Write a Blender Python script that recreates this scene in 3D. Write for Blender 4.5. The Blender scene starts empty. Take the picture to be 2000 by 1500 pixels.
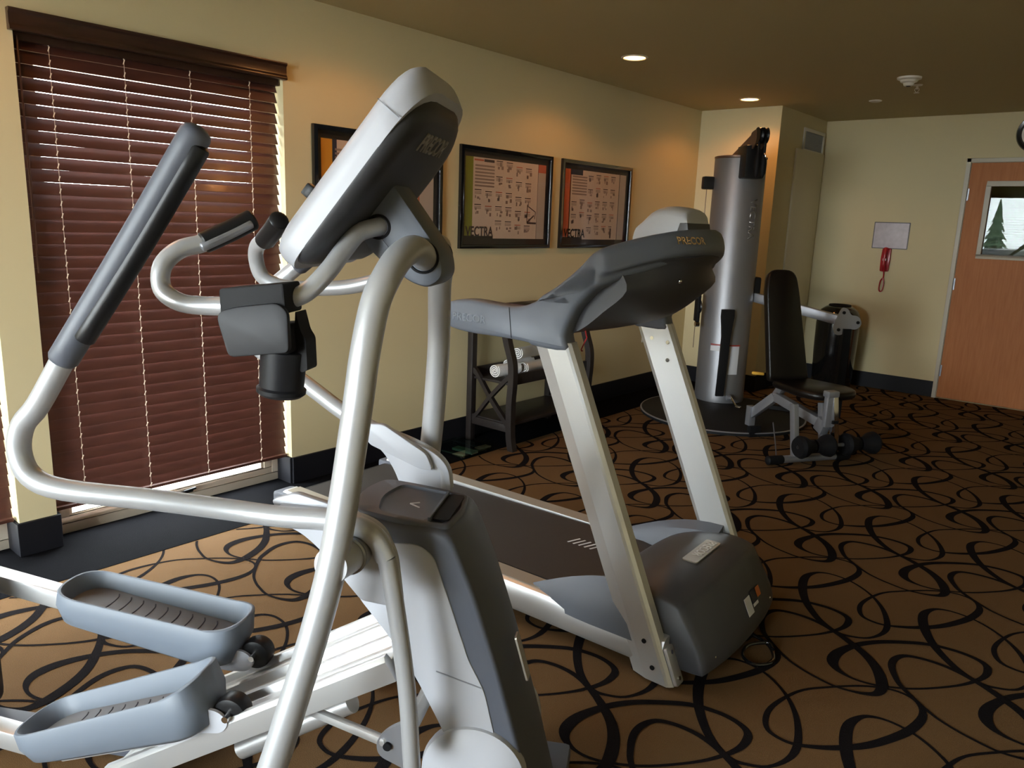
import bpy, bmesh, math, random
from mathutils import Vector, Matrix
R = math.radians
random.seed(7)
sc = bpy.context.scene
COL = sc.collection
V = Vector

# ------------------------------------------------------------------ materials
MATS = {}
def mat(name, col=(.5, .5, .5), rough=.5, metal=0.0, emit=None, es=0.0, noise=None, bump=None, trans=0.0, coat=0.0, spec=None):
    m = bpy.data.materials.new(name); m.use_nodes = True
    nt = m.node_tree; b = nt.nodes['Principled BSDF']
    b.inputs['Base Color'].default_value = (*col, 1)
    b.inputs['Roughness'].default_value = rough
    b.inputs['Metallic'].default_value = metal
    if trans: b.inputs['Transmission Weight'].default_value = trans
    if coat: b.inputs['Coat Weight'].default_value = coat; b.inputs['Coat Roughness'].default_value = .1
    if spec is not None: b.inputs['Specular IOR Level'].default_value = spec
    if emit: b.inputs['Emission Color'].default_value = (*emit, 1); b.inputs['Emission Strength'].default_value = es
    tc = None
    if noise or bump:
        tc = nt.nodes.new('ShaderNodeTexCoord')
    if noise:      # (scale, amount)
        n = nt.nodes.new('ShaderNodeTexNoise'); n.inputs['Scale'].default_value = noise[0]; n.inputs['Detail'].default_value = 3
        nt.links.new(tc.outputs['Object'], n.inputs['Vector'])
        r = nt.nodes.new('ShaderNodeMapRange'); r.inputs['To Min'].default_value = 1 - noise[1]; r.inputs['To Max'].default_value = 1 + noise[1]
        nt.links.new(n.outputs['Fac'], r.inputs['Value'])
        h = nt.nodes.new('ShaderNodeVectorMath'); h.operation = 'SCALE'; h.inputs[0].default_value = col
        nt.links.new(r.outputs[0], h.inputs['Scale']); nt.links.new(h.outputs[0], b.inputs['Base Color'])
    if bump:       # (scale, strength, distance)
        n2 = nt.nodes.new('ShaderNodeTexNoise'); n2.inputs['Scale'].default_value = bump[0]; n2.inputs['Detail'].default_value = 2
        nt.links.new(tc.outputs['Object'], n2.inputs['Vector'])
        bp = nt.nodes.new('ShaderNodeBump'); bp.inputs['Strength'].default_value = bump[1]; bp.inputs['Distance'].default_value = bump[2]
        nt.links.new(n2.outputs['Fac'], bp.inputs['Height']); nt.links.new(bp.outputs[0], b.inputs['Normal'])
    MATS[name] = m
    return m

def wood(name, c1, c2, rough, axis_scale=(6, 6, .8), coat=0, spec=None):
    m = mat(name, c1, rough, coat=coat, spec=spec); nt = m.node_tree; b = nt.nodes['Principled BSDF']
    tc = nt.nodes.new('ShaderNodeTexCoord'); mp = nt.nodes.new('ShaderNodeMapping'); mp.inputs['Scale'].default_value = axis_scale
    n = nt.nodes.new('ShaderNodeTexNoise'); n.inputs['Scale'].default_value = 7; n.inputs['Detail'].default_value = 6
    cr = nt.nodes.new('ShaderNodeValToRGB'); cr.color_ramp.elements[0].color = (*c1, 1); cr.color_ramp.elements[1].color = (*c2, 1)
    cr.color_ramp.elements[0].position = .3; cr.color_ramp.elements[1].position = .7
    nt.links.new(tc.outputs['Object'], mp.inputs[0]); nt.links.new(mp.outputs[0], n.inputs['Vector'])
    nt.links.new(n.outputs['Fac'], cr.inputs[0]); nt.links.new(cr.outputs[0], b.inputs['Base Color'])
    return m

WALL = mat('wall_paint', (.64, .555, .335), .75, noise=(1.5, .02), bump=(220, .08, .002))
CEIL = mat('shaded_ceiling_paint', (.47, .38, .19), .85, bump=(160, .12, .002))  # ceiling's shade, away from direct light, is put into this brownish colour
BASEB = mat('black_baseboard', (.010, .010, .013), .5, spec=.22)
CARPET = mat('tan_carpet', (.150, .084, .036), .95, noise=(420, .45), bump=(500, .6, .004), spec=.1)
CARPL = mat('dark_carpet_yarn', (.012, .010, .0105), .95, noise=(420, .4), bump=(500, .6, .004), spec=.02)
CARPB = mat('charcoal_carpet', (.0055, .0055, .0065), .95, noise=(300, .35), bump=(500, .5, .004), spec=.02)
SILVER = mat('silver_painted_metal', (.50, .51, .53), .36, .45)
SILVER2 = mat('satin_aluminium', (.66, .665, .67), .36, .7)
LIGHTP = mat('pale_grey_plastic', (.43, .44, .48), .42)
SLATE = mat('slate_plastic', (.090, .098, .122), .48, bump=(900, .1, .0004))
SLATEL = mat('light_slate_plastic', (.125, .140, .170), .5, bump=(900, .1, .0004))
CHARD = mat('shaded_slate_plastic', (.040, .040, .044), .45, spec=.35)  # shade on the downward-facing console back is darkened into this colour
CHAR = mat('charcoal_plastic', (.062, .063, .070), .42)
PEDAL = mat('blue_grey_plastic', (.155, .182, .225), .5)
PAD = mat('grey_rubber_mat', (.17, .165, .175), .65)
RIB = mat('rib_line', (.05, .05, .06), .7)
BLACK = mat('black_plastic', (.010, .010, .011), .38, spec=.3)
BLACKM = mat('matte_black', (.008, .008, .009), .6, spec=.18)
BLACKS = mat('satin_black_plastic', (.011, .011, .013), .45, spec=.22)
BLACKG = mat('gloss_black', (.006, .006, .006), .12, coat=.5)
VINYL = mat('black_vinyl', (.008, .006, .005), .34, spec=.3, bump=(60, .1, .002))
BELT = mat('treadmill_belt_rubber', (.028, .025, .025), .55, noise=(90, .2))
GREYM = mat('grey_hammered_metal', (.33, .34, .37), .38, .6)
COLM = mat('brushed_silver_column', (.27, .27, .285), .46, .7)
CHROME = mat('chrome', (.8, .8, .8), .12, 1)
BLINDW = wood('cherry_blind_slat', (.062, .021, .015), (.088, .030, .021), .4, (1, 1, 4), coat=.05)
VALW = wood('cherry_valance', (.024, .010, .007), (.042, .016, .010), .32, (8, 1, 8), coat=.2)
CORD = mat('beige_ladder_cord', (.62, .5, .38), .6)
WFRAME = mat('window_frame_vinyl', (.55, .48, .38), .45)
CASING = mat('door_casing_paint', (.55, .51, .42), .45)
DOORW = wood('maple_door_veneer', (.42, .150, .048), (.49, .19, .065), .5, (9, 9, .7), spec=.2)
DARKW = wood('espresso_wood', (.012, .009, .009), (.022, .016, .014), .42, (2, 2, 2))
TOWEL = mat('white_terry', (.75, .73, .71), .95, bump=(260, .8, .006))
PAPERW = mat('white_label', (.62, .62, .64), .5)
POSTERP = mat('poster_paper', (.70, .57, .49), .5, noise=(9, .04))
POSTERG = mat('poster_pale_grey', (.52, .45, .41), .5)
INK = mat('poster_ink', (.05, .03, .035), .5)
INKP = mat('poster_faint_ink', (.33, .24, .21), .5)
INKR = mat('poster_red_ink', (.55, .14, .08), .5)
GREEN = mat('poster_green', (.22, .26, .02), .5)
RED = mat('poster_coral', (.60, .15, .07), .5)
ORANGE = mat('poster_orange', (.70, .32, .03), .5)
NAVY = mat('poster_dark_blue', (.03, .035, .07), .5)
MATB = mat('poster_black_mount', (.015, .010, .012), .5)
PHONER = mat('red_phone_plastic', (.34, .012, .02), .25)
YELLOW = mat('yellow_grip', (.75, .42, .06), .4)
REDC = mat('red_cord', (.5, .03, .03), .5)
BADGE = mat('badge_silver_bronze', (.42, .38, .32), .4, .5)
WHITE = mat('white_lettering', (.8, .8, .78), .4)
GOLDL = mat('ochre_lettering', (.50, .32, .13), .4)
WPLAST = mat('ivory_plastic', (.74, .70, .62), .4)
TEALG = mat('glass_edge', (.30, .55, .50), .1)
PURPLE = mat('purple_plastic', (.12, .05, .32), .4)
BRONZE = mat('brown_painted_metal', (.13, .075, .05), .4, .3)
GRAVEL = mat('pale_gravel', (.42, .38, .33), .95, noise=(30, .45))
LEAFG = mat('conifer_green', (.05, .09, .045), .9)
CARB = mat('dark_blue_car_paint', (.02, .03, .10), .3, .3)
EMBER = mat('lamp_glow', (1, .8, .5), .5, emit=(1, .56, .22), es=9)
BULB = mat('lamp_bulb_glow', (1, .9, .7), .5, emit=(1, .74, .42), es=45)
RINGM = mat('lamp_ring_white', (.75, .70, .60), .45)

def glass_mat(name, tint=(.95, 1, .98), rough=0.0, fac=.10):
    m = bpy.data.materials.new(name); m.use_nodes = True; nt = m.node_tree
    nt.nodes.remove(nt.nodes['Principled BSDF']); out = nt.nodes['Material Output']
    t = nt.nodes.new('ShaderNodeBsdfTransparent'); t.inputs[0].default_value = (*tint, 1)
    g = nt.nodes.new('ShaderNodeBsdfGlossy'); g.inputs['Roughness'].default_value = rough
    mx = nt.nodes.new('ShaderNodeMixShader')
    ge = nt.nodes.new('ShaderNodeNewGeometry'); dp = nt.nodes.new('ShaderNodeVectorMath'); dp.operation = 'DOT_PRODUCT'
    nt.links.new(ge.outputs['Normal'], dp.inputs[0]); nt.links.new(ge.outputs['Incoming'], dp.inputs[1])
    def mth(op, a, b=None):
        q = nt.nodes.new('ShaderNodeMath'); q.operation = op
        for i, v in enumerate((a, b)):
            if v is None: continue
            if isinstance(v, (int, float)): q.inputs[i].default_value = v
            else: nt.links.new(v, q.inputs[i])
        return q.outputs[0]
    c5 = mth('POWER', mth('SUBTRACT', 1.0, mth('ABSOLUTE', dp.outputs['Value'])), 5.0)      # Schlick reflectance, same from both sides of a pane
    nt.links.new(mth('ADD', mth('MULTIPLY', c5, 1 - fac), fac), mx.inputs[0])
    nt.links.new(t.outputs[0], mx.inputs[1]); nt.links.new(g.outputs[0], mx.inputs[2]); nt.links.new(mx.outputs[0], out.inputs[0])
    return m
PANE = glass_mat('window_pane', (.97, .99, .98), 0, .04)
DGLASS = glass_mat('door_pane', (.8, .85, .82), .004, .02)
PGLASS = glass_mat('picture_glass', (.99, .99, .99), .03, .025)
SGLASS = glass_mat('scale_glass', (.55, .75, .70), .02, .12)

# ------------------------------------------------------------------ mesh tools
class MB:
    def __init__(s): s.bm = bmesh.new(); s.mi = 0
    def _new(s, verts, faces):
        vs = [s.bm.verts.new(v) for v in verts]
        for f in faces:
            try:
                fc = s.bm.faces.new([vs[i] for i in f]); fc.material_index = s.mi
            except ValueError: pass
        return s
    def box(s, x0, x1, y0, y1, z0, z1):
        v = [(x, y, z) for z in (z0, z1) for y in (y0, y1) for x in (x0, x1)]
        return s._new(v, [(0, 2, 3, 1), (4, 5, 7, 6), (0, 1, 5, 4), (2, 6, 7, 3), (0, 4, 6, 2), (1, 3, 7, 5)])
    def bar(s, p0, p1, w, h, up=(0, 0, 1)):        # rectangular bar from p0 to p1
        p0, p1 = V(p0), V(p1); d = (p1 - p0).normalized(); u = V(up)
        a = d.cross(u)
        if a.length < 1e-4: a = d.cross(V((0, 1, 0)))
        a.normalize(); b = a.cross(d).normalized()
        vs = []
        for p in (p0, p1):
            for i, j in ((-1, -1), (1, -1), (1, 1), (-1, 1)): vs.append(p + a * i * w / 2 + b * j * h / 2)
        return s._new(vs, [(3, 2, 1, 0), (4, 5, 6, 7), (0, 1, 5, 4), (1, 2, 6, 5), (2, 3, 7, 6), (3, 0, 4, 7)])
    def rings(s, rings, cap=True, closed=False):
        n = len(rings[0]); vs = [s.bm.verts.new(p) for r in rings for p in r]
        m = len(rings)
        for i in range(m if closed else m - 1):
            for j in range(n):
                a = i * n + j; b = i * n + (j + 1) % n; c = ((i + 1) % m) * n + (j + 1) % n; d = ((i + 1) % m) * n + j
                try: s.bm.faces.new((vs[a], vs[b], vs[c], vs[d])).material_index = s.mi
                except ValueError: pass
        if cap and not closed:
            try:
                s.bm.faces.new([vs[j] for j in range(n)][::-1]).material_index = s.mi
                s.bm.faces.new([vs[(m - 1) * n + j] for j in range(n)]).material_index = s.mi
            except ValueError: pass
        return s
    def tube(s, pts, r, seg=16, sm=4, closed=False, tip=0, flat=1.0):
        P = spline(pts, sm, closed) if sm > 1 else [V(p) for p in pts]
        n = len(P); rr = r if callable(r) else (lambda t: r)
        T = []
        for i in range(n):
            if closed: t = P[(i + 1) % n] - P[i - 1]
            else: t = P[min(i + 1, n - 1)] - P[max(i - 1, 0)]
            T.append(t.normalized())
        u = T[0].orthogonal().normalized(); rings = []
        for i in range(n):
            u = (u - T[i] * u.dot(T[i])).normalized(); w = T[i].cross(u)
            k = rr(i / (n - 1))
            rings.append([P[i] + (u * math.cos(2 * math.pi * j / seg) + w * math.sin(2 * math.pi * j / seg) * flat) * k for j in range(seg)])
        if tip and not closed:
            for end in (0, -1):
                c = P[end]; t = T[end] * (1 if end == -1 else -1); base = rings[end]; ex = []
                for a in (30, 60, 80):
                    ex.append([c + (q - c) * math.cos(R(a)) + t * tip * math.sin(R(a)) for q in base])
                if end == -1: rings += ex
                else: rings = ex[::-1] + rings
        return s.rings(rings, True, closed)
    def cyl(s, p0, p1, r, r2=None, seg=24):
        p0, p1 = V(p0), V(p1); d = (p1 - p0).normalized(); u = d.orthogonal().normalized(); w = d.cross(u); r2 = r if r2 is None else r2
        f = lambda p, k: [p + (u * math.cos(2 * math.pi * j / seg) + w * math.sin(2 * math.pi * j / seg)) * k for j in range(seg)]
        return s.rings([f(p0, r), f(p1, r2)])
    def lathe(s, prof, c=(0, 0, 0), axis=(0, 0, 1), seg=32):    # prof: (radius, height along axis)
        d = V(axis).normalized(); u = d.orthogonal().normalized(); w = d.cross(u); c = V(c)
        return s.rings([[c + d * h + (u * math.cos(2 * math.pi * j / seg) + w * math.sin(2 * math.pi * j / seg)) * max(k, .0004) for j in range(seg)] for k, h in prof])
    def prism(s, poly, a, b, plane='xz', rim=0.0):      # poly in plane, extruded over the third axis
        def P(p, t):
            if plane == 'xz': return V((p[0], t, p[1]))
            if plane == 'xy': return V((p[0], p[1], t))
            return V((t, p[0], p[1]))
        if not rim: return s.rings([[P(p, a) for p in poly], [P(p, b) for p in poly]])
        sg = 1 if b > a else -1; out = []
        for q, t in ((rim, 0), (rim * .3, .3), (0, 1)): out.append([P(p, a + sg * rim * t) for p in inset(poly, q)])
        for q, t in ((0, 1), (rim * .3, .3), (rim, 0)): out.append([P(p, b - sg * rim * t) for p in inset(poly, q)])
        return s.rings(out)
    def sphere(s, c, r, sx=1, sy=1, sz=1, seg=20, rg=12):
        prof = [(r * math.sin(math.pi * i / rg), -r * math.cos(math.pi * i / rg)) for i in range(rg + 1)]
        return s.rings([[V((c[0] + sx * max(k, .0003) * math.cos(2 * math.pi * j / seg), c[1] + sy * max(k, .0003) * math.sin(2 * math.pi * j / seg), c[2] + sz * h)) for j in range(seg)] for k, h in prof])
    def done(s, name, m, parent=None, bevel=0.0, bseg=2, smooth=35, **kw):
        bm = s.bm
        bmesh.ops.remove_doubles(bm, verts=bm.verts, dist=1e-6)
        bmesh.ops.recalc_face_normals(bm, faces=bm.faces)
        if bevel:
            es = [e for e in bm.edges if len(e.link_faces) == 2 and e.calc_face_angle(0) > R(40)]
            bmesh.ops.bevel(bm, geom=es, offset=bevel, segments=bseg, profile=.6, affect='EDGES', clamp_overlap=True)
        me = bpy.data.meshes.new(name); bm.to_mesh(me); bm.free()
        for q in (m if isinstance(m, (list, tuple)) else [m]): me.materials.append(q)
        if smooth:
            me.polygons.foreach_set('use_smooth', [True] * len(me.polygons)); me.set_sharp_from_angle(angle=R(smooth))
        o = bpy.data.objects.new(name, me); COL.objects.link(o)
        if parent: o.parent = parent
        for k, v in kw.items(): o[k] = v
        return o

def spline(pts, k, closed=False):       # Catmull-Rom
    P = [V(p) for p in pts]; n = len(P); out = []
    if n == 2 and not closed: return P
    for i in range(n if closed else n - 1):
        p1, p2 = P[i], P[(i + 1) % n]
        p0 = P[i - 1] if (closed or i > 0) else p1 * 2 - p2
        p3 = P[(i + 2) % n] if (closed or i + 2 < n) else p2 * 2 - p1
        for j in range(k):
            t = j / k
            out.append(.5 * (2 * p1 + (p2 - p0) * t + (2 * p0 - 5 * p1 + 4 * p2 - p3) * t * t + (3 * p1 - p0 - 3 * p2 + p3) * t ** 3))
    if not closed: out.append(P[-1])
    return out
def area2(p): return sum(p[i - 1][0] * p[i][1] - p[i][0] * p[i - 1][1] for i in range(len(p)))
def inset(p, d):
    if not d: return list(p)
    s = 1 if area2(p) > 0 else -1; n = len(p); o = []
    for i in range(n):
        a, b, c = p[i - 1], p[i], p[(i + 1) % n]
        def nr(u, v):
            x, y = v[0] - u[0], v[1] - u[1]; l = math.hypot(x, y) or 1; return (-y / l * s, x / l * s)
        n1, n2 = nr(a, b), nr(b, c); bx, by = n1[0] + n2[0], n1[1] + n2[1]; l2 = bx * bx + by * by
        k = min(2 * d / l2, 2.0 * d) if l2 > 1e-6 else d
        k = 2 * d / l2 if l2 > .5 else 1.5 * d
        o.append((b[0] + bx * k, b[1] + by * k))
    return o
def rnd(poly, r, k=5):      # round the corners of a polygon; r one radius or one per corner
    n = len(poly); out = []
    for i in range(n):
        a, b, c = V((*poly[i - 1], 0)), V((*poly[i], 0)), V((*poly[(i + 1) % n], 0))
        q = r[i] if isinstance(r, (list, tuple)) else r
        if q <= 0: out.append((b.x, b.y)); continue
        d1, d2 = (a - b), (c - b); q1 = min(q, d1.length * .48, d2.length * .48)
        s, e = b + d1.normalized() * q1, b + d2.normalized() * q1
        for j in range(k + 1):
            t = j / k; p = s * (1 - t) ** 2 + b * 2 * t * (1 - t) + e * t * t; out.append((p.x, p.y))
    return out
def rrect(x0, x1, y0, y1, r, k=5): return rnd([(x0, y0), (x1, y0), (x1, y1), (x0, y1)], r, k)

def tag(o, label, cat, group=None, kind=None):
    o['label'] = label; o['category'] = cat
    if group: o['group'] = group
    if kind: o['kind'] = kind
    return o
def thing(name, label, cat, loc=(0, 0, 0), rz=0, group=None):
    o = bpy.data.objects.new(name, None); COL.objects.link(o); o.location = loc; o.rotation_euler = (0, 0, rz); o.empty_display_size = .1
    return tag(o, label, cat, group)
def struct(o): o['kind'] = 'structure'; return o
def copy_tree(o, parent=None):
    c = o.copy(); COL.objects.link(c); c.parent = parent
    for ch in [q for q in bpy.data.objects if q.parent == o]: copy_tree(ch, c)
    return c
def text(name, s, m, parent, origin, xdir, ydir, size, ext=.001, width=None, **kw):
    cu = bpy.data.curves.new('t', 'FONT'); cu.body = s; cu.size = 1; cu.extrude = 0; cu.align_x = 'CENTER'; cu.align_y = 'CENTER'; cu.offset = .02
    ob = bpy.data.objects.new('t', cu); COL.objects.link(ob)
    dg = bpy.context.evaluated_depsgraph_get(); me = bpy.data.meshes.new_from_object(ob.evaluated_get(dg)); bpy.data.objects.remove(ob)
    xs = [v.co.x for v in me.vertices]; ys = [v.co.y for v in me.vertices]; w = max(xs) - min(xs); h = max(ys) - min(ys)
    cx, cy = (max(xs) + min(xs)) / 2, (max(ys) + min(ys)) / 2
    sy = size / h; sx = (width / w) if width else sy
    X, Y = V(xdir).normalized(), V(ydir).normalized(); Z = X.cross(Y).normalized(); O = V(origin)
    bm = bmesh.new(); bm.from_mesh(me)
    for v in bm.verts: v.co = O + X * (v.co.x - cx) * sx + Y * (v.co.y - cy) * sy + Z * ext
    r = bmesh.ops.extrude_face_region(bm, geom=list(bm.faces)); 
    for v in [g for g in r['geom'] if isinstance(g, bmesh.types.BMVert)]: v.co -= Z * ext * .9
    bmesh.ops.recalc_face_normals(bm, faces=bm.faces)
    bm.to_mesh(me); bm.free(); me.materials.clear(); me.materials.append(m)
    o = bpy.data.objects.new(name, me); COL.objects.link(o); o.parent = parent
    for k, v in kw.items(): o[k] = v
    return o

# ------------------------------------------------------------------ camera
cam = bpy.data.cameras.new('camera'); co = bpy.data.objects.new('camera', cam); COL.objects.link(co)
RC = ((0.76133851, 0.16177259, -0.62784816), (0.64734389, -0.13561765, 0.75003583), (0.03618794, -0.97746482, -0.20797344))
Mx = Matrix(((RC[0][0], -RC[0][1], -RC[0][2]), (RC[1][0], -RC[1][1], -RC[1][2]), (RC[2][0], -RC[2][1], -RC[2][2]))).to_4x4()
Mx.translation = V((3.39152, 0, 1.42)); co.matrix_world = Mx
cam.sensor_width = 36; cam.lens = 1497.1 / 2000 * 36; cam.clip_start = .02; cam.clip_end = 200
sc.camera = co

# ------------------------------------------------------------------ room
H = 2.438; XR = 5.3; YB = -3.0; YF = 7.644; YA = 6.545; XA = .732
# the carpet repeats every 0.452 m across and 0.907 m along: four closed yarn loops (x, y, line width)
LOOPS = [
 [(2.454, 3.178, .017), (2.438, 3.11, .03), (2.46, 3.013, .034), (2.504, 2.914, .03), (2.558, 2.834, .027), (2.62, 2.769, .024), (2.686, 2.732, .018), (2.734, 2.739, .012), (2.784, 2.772, .011), (2.812, 2.837, .016), (2.813, 2.902, .022), (2.791, 2.976, .02), (2.754, 3.053, .016), (2.704, 3.121, .012), (2.651, 3.169, .009), (2.593, 3.203, .008), (2.536, 3.215, .009), (2.488, 3.208, .012)],
 [(2.783, 3.269, .008), (2.726, 3.194, .01), (2.698, 3.112, .013), (2.686, 3.031, .016), (2.696, 2.968, .017), (2.722, 2.923, .014), (2.764, 2.909, .012), (2.805, 2.915, .013), (2.853, 2.944, .017), (2.898, 2.982, .021), (2.952, 3.043, .025), (2.995, 3.119, .027), (3.032, 3.212, .028), (3.045, 3.307, .024), (3.023, 3.368, .014), (2.981, 3.396, .009), (2.924, 3.391, .007), (2.855, 3.346, .007)],
 [(2.762, 2.678, .026), (2.735, 2.593, .034), (2.738, 2.528, .036), (2.764, 2.487, .024), (2.809, 2.467, .012), (2.858, 2.468, .009), (2.913, 2.49, .008), (2.981, 2.537, .009), (3.044, 2.604, .009), (3.104, 2.686, .012), (3.143, 2.774, .018), (3.147, 2.837, .024), (3.13, 2.875, .021), (3.087, 2.895, .018), (3.025, 2.897, .018), (2.945, 2.872, .021), (2.853, 2.801, .022), (2.801, 2.745, .024)],
 [(2.462, 2.735, .018), (2.442, 2.689, .022), (2.445, 2.636, .022), (2.471, 2.576, .019), (2.509, 2.521, .016), (2.608, 2.437, .011), (2.678, 2.402, .009), (2.737, 2.386, .008), (2.787, 2.378, .008), (2.834, 2.385, .01), (2.876, 2.402, .016), (2.905, 2.428, .024), (2.91, 2.468, .032), (2.896, 2.519, .036), (2.864, 2.582, .034), (2.818, 2.638, .031), (2.761, 2.682, .028), (2.704, 2.718, .023), (2.637, 2.749, .019), (2.573, 2.762, .017), (2.51, 2.757, .016)]]
def ribbons(B):
    B.mi = 1; unit = []
    for L in LOOPS:
        P = spline(L, 4, True); n = len(P); o, i_ = [], []
        for k in range(n):
            t = P[(k + 1) % n] - P[k - 1]; l = math.hypot(t.x, t.y) or 1; w = max(P[k].z * 1.05, .0105) / 2
            o.append((P[k].x - t.y / l * w, P[k].y + t.x / l * w)); i_.append((P[k].x + t.y / l * w, P[k].y - t.x / l * w))
        unit.append([(o[k], o[(k + 1) % n], i_[(k + 1) % n], i_[k]) for k in range(n)])
    for a in range(-7, 8):
        for b in range(-7, 7):
            for q, quads in enumerate(unit):
                for c in quads:
                    c = [(x + a * .452, y + b * .907) for x, y in c]
                    if min(p[0] for p in c) < .33 or max(p[0] for p in c) > XR or max(p[1] for p in c) > YF or min(p[1] for p in c) < YB: continue
                    B._new([(x, y, .0008 + q * .0003) for x, y in c], [(0, 1, 2, 3)])
B = MB(); B.box(0 - .12, XR, YB, YF, -.1, 0)
ribbons(B)
B.mi = 2; B.box(-.12, .338, YB, YF, 0, .0022)
struct(B.done('floor', [CARPET, CARPL, CARPB], smooth=0))
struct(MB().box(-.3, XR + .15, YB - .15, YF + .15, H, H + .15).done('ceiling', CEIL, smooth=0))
W1 = (1.105, 2.25); W2 = (-.2, .965); ZT = 2.05
B = MB(); B.box(-.22, 0, YB, W2[0], -.1, H); B.box(-.22, 0, W2[1], W1[0], -.1, H); B.box(-.22, 0, W1[1], YF, -.1, H)
for w in (W1, W2): B.box(-.22, 0, w[0], w[1], ZT, H); B.box(-.22, -.12, w[0], w[1], -.1, .0)
struct(B.done('wall_left', WALL, smooth=0))
DX = (1.976, 2.90); DZ = 2.045
B = MB(); B.box(0, DX[0], YF, YF + .15, -.1, H); B.box(DX[1], XR + .15, YF, YF + .15, -.1, H); B.box(DX[0], DX[1], YF, YF + .15, DZ, H)
struct(B.done('wall_far', WALL, smooth=0))
struct(MB().box(0, XA, YA, YF, 0, H).done('wall_alcove', WALL, smooth=0))
struct(MB().box(XR, XR + .15, YB - .15, YF, -.1, H).done('wall_right', WALL, smooth=0))
BW = (.25, 3.2, .35, 2.3)
B = MB(); B.box(-.22, BW[0], YB - .2, YB, -.1, H); B.box(BW[1], XR, YB - .2, YB, -.1, H); B.box(BW[0], BW[1], YB - .2, YB, -.1, BW[2]); B.box(BW[0], BW[1], YB - .2, YB, BW[3], H)
struct(B.done('wall_back', WALL, smooth=0))
# hallway shell added behind the door to keep sky light out of its glass
B = MB(); B.box(1.2, 3.6, 9.2, 9.3, -.1, H); B.box(1.1, 1.2, YF + .15, 9.3, -.1, H); B.box(3.6, 3.7, YF + .15, 9.3, -.1, H); B.box(1.1, 3.7, YF + .15, 9.3, H, H + .1); B.box(1.1, 3.7, YF + .15, 9.3, -.12, -.02)
struct(B.done('wall_hallway_blocker', WALL, smooth=0))

def bb(name, segs, h=.145, t=.012):
    B = MB()
    for x0, x1, y0, y1 in segs: B.box(x0, x1, y0, y1, .002, h)
    return struct(B.done(name, BASEB, bevel=.002, bseg=1))
t = .012
bb('baseboard_left', [(0, t, W1[1], YA), (0, t, W2[1] - t, W1[0] + t), (0, t, YB, W2[0]), (-.12, 0, W1[1] - t, W1[1]), (-.12, 0, W1[0], W1[0] + t), (-.12, 0, W2[1] - t, W2[1]), (-.12, 0, W2[0], W2[0] + t)])
bb('baseboard_far', [(0, XA + t, YA - t, YA), (XA, XA + t, YA, YF), (XA, 1.945, YF - t, YF), (2.935, XR, YF - t, YF)])
bb('baseboard_right', [(XR - t, XR, YB, YF)])
bb('baseboard_back', [(0, XR, YB, YB + t)])

# windows of the left wall
def left_window(n, y0, y1):
    r = bpy.data.objects.new('window_%d' % n, None); COL.objects.link(r); r.location = (-.12, (y0 + y1) / 2, 0); r['kind'] = 'structure'
    a, b = y0 - (y0 + y1) / 2, y1 - (y0 + y1) / 2
    B = MB()
    B.box(-.09, 0, a, b, .0, .045); B.box(-.09, 0, a, b, ZT - .05, ZT); B.box(-.09, 0, a, a + .045, .045, ZT - .05); B.box(-.09, 0, b - .045, b, .045, ZT - .05)
    B.done('window_frame', WFRAME, r, bevel=.004)
    B = MB(); c, d, e, f = a + .045, b - .045, .045, ZT - .05
    B.box(-.05, -.004, c, d, e, e + .03); B.box(-.07, -.015, c, d, f - .045, f); B.box(-.05, -.004, c, c + .045, e + .03, f - .045); B.box(-.05, -.004, d - .045, d, e + .03, f - .045)
    B.box(-.04, -.012, c + .045, d - .045, e + .03, e + .036); B.box(-.04, -.012, c + .045, c + .06, e + .036, f - .045); B.box(-.04, -.012, d - .06, d - .045, e + .036, f - .045)
    B.done('sash', WFRAME, r, bevel=.004)
    MB().box(-.024, -.018, c + .03, d - .03, e + .02, f - .03).done('pane', PANE, r, smooth=0)
    B = MB(); B.box(-.004, .006, .02, .08, .050, .062); B.bar((.008, .03, .062), (.014, .09, .070), .012, .01); B.done('latch', BLACKM, r, bevel=.002)
left_window(1, *W1); left_window(2, *W2)

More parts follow.
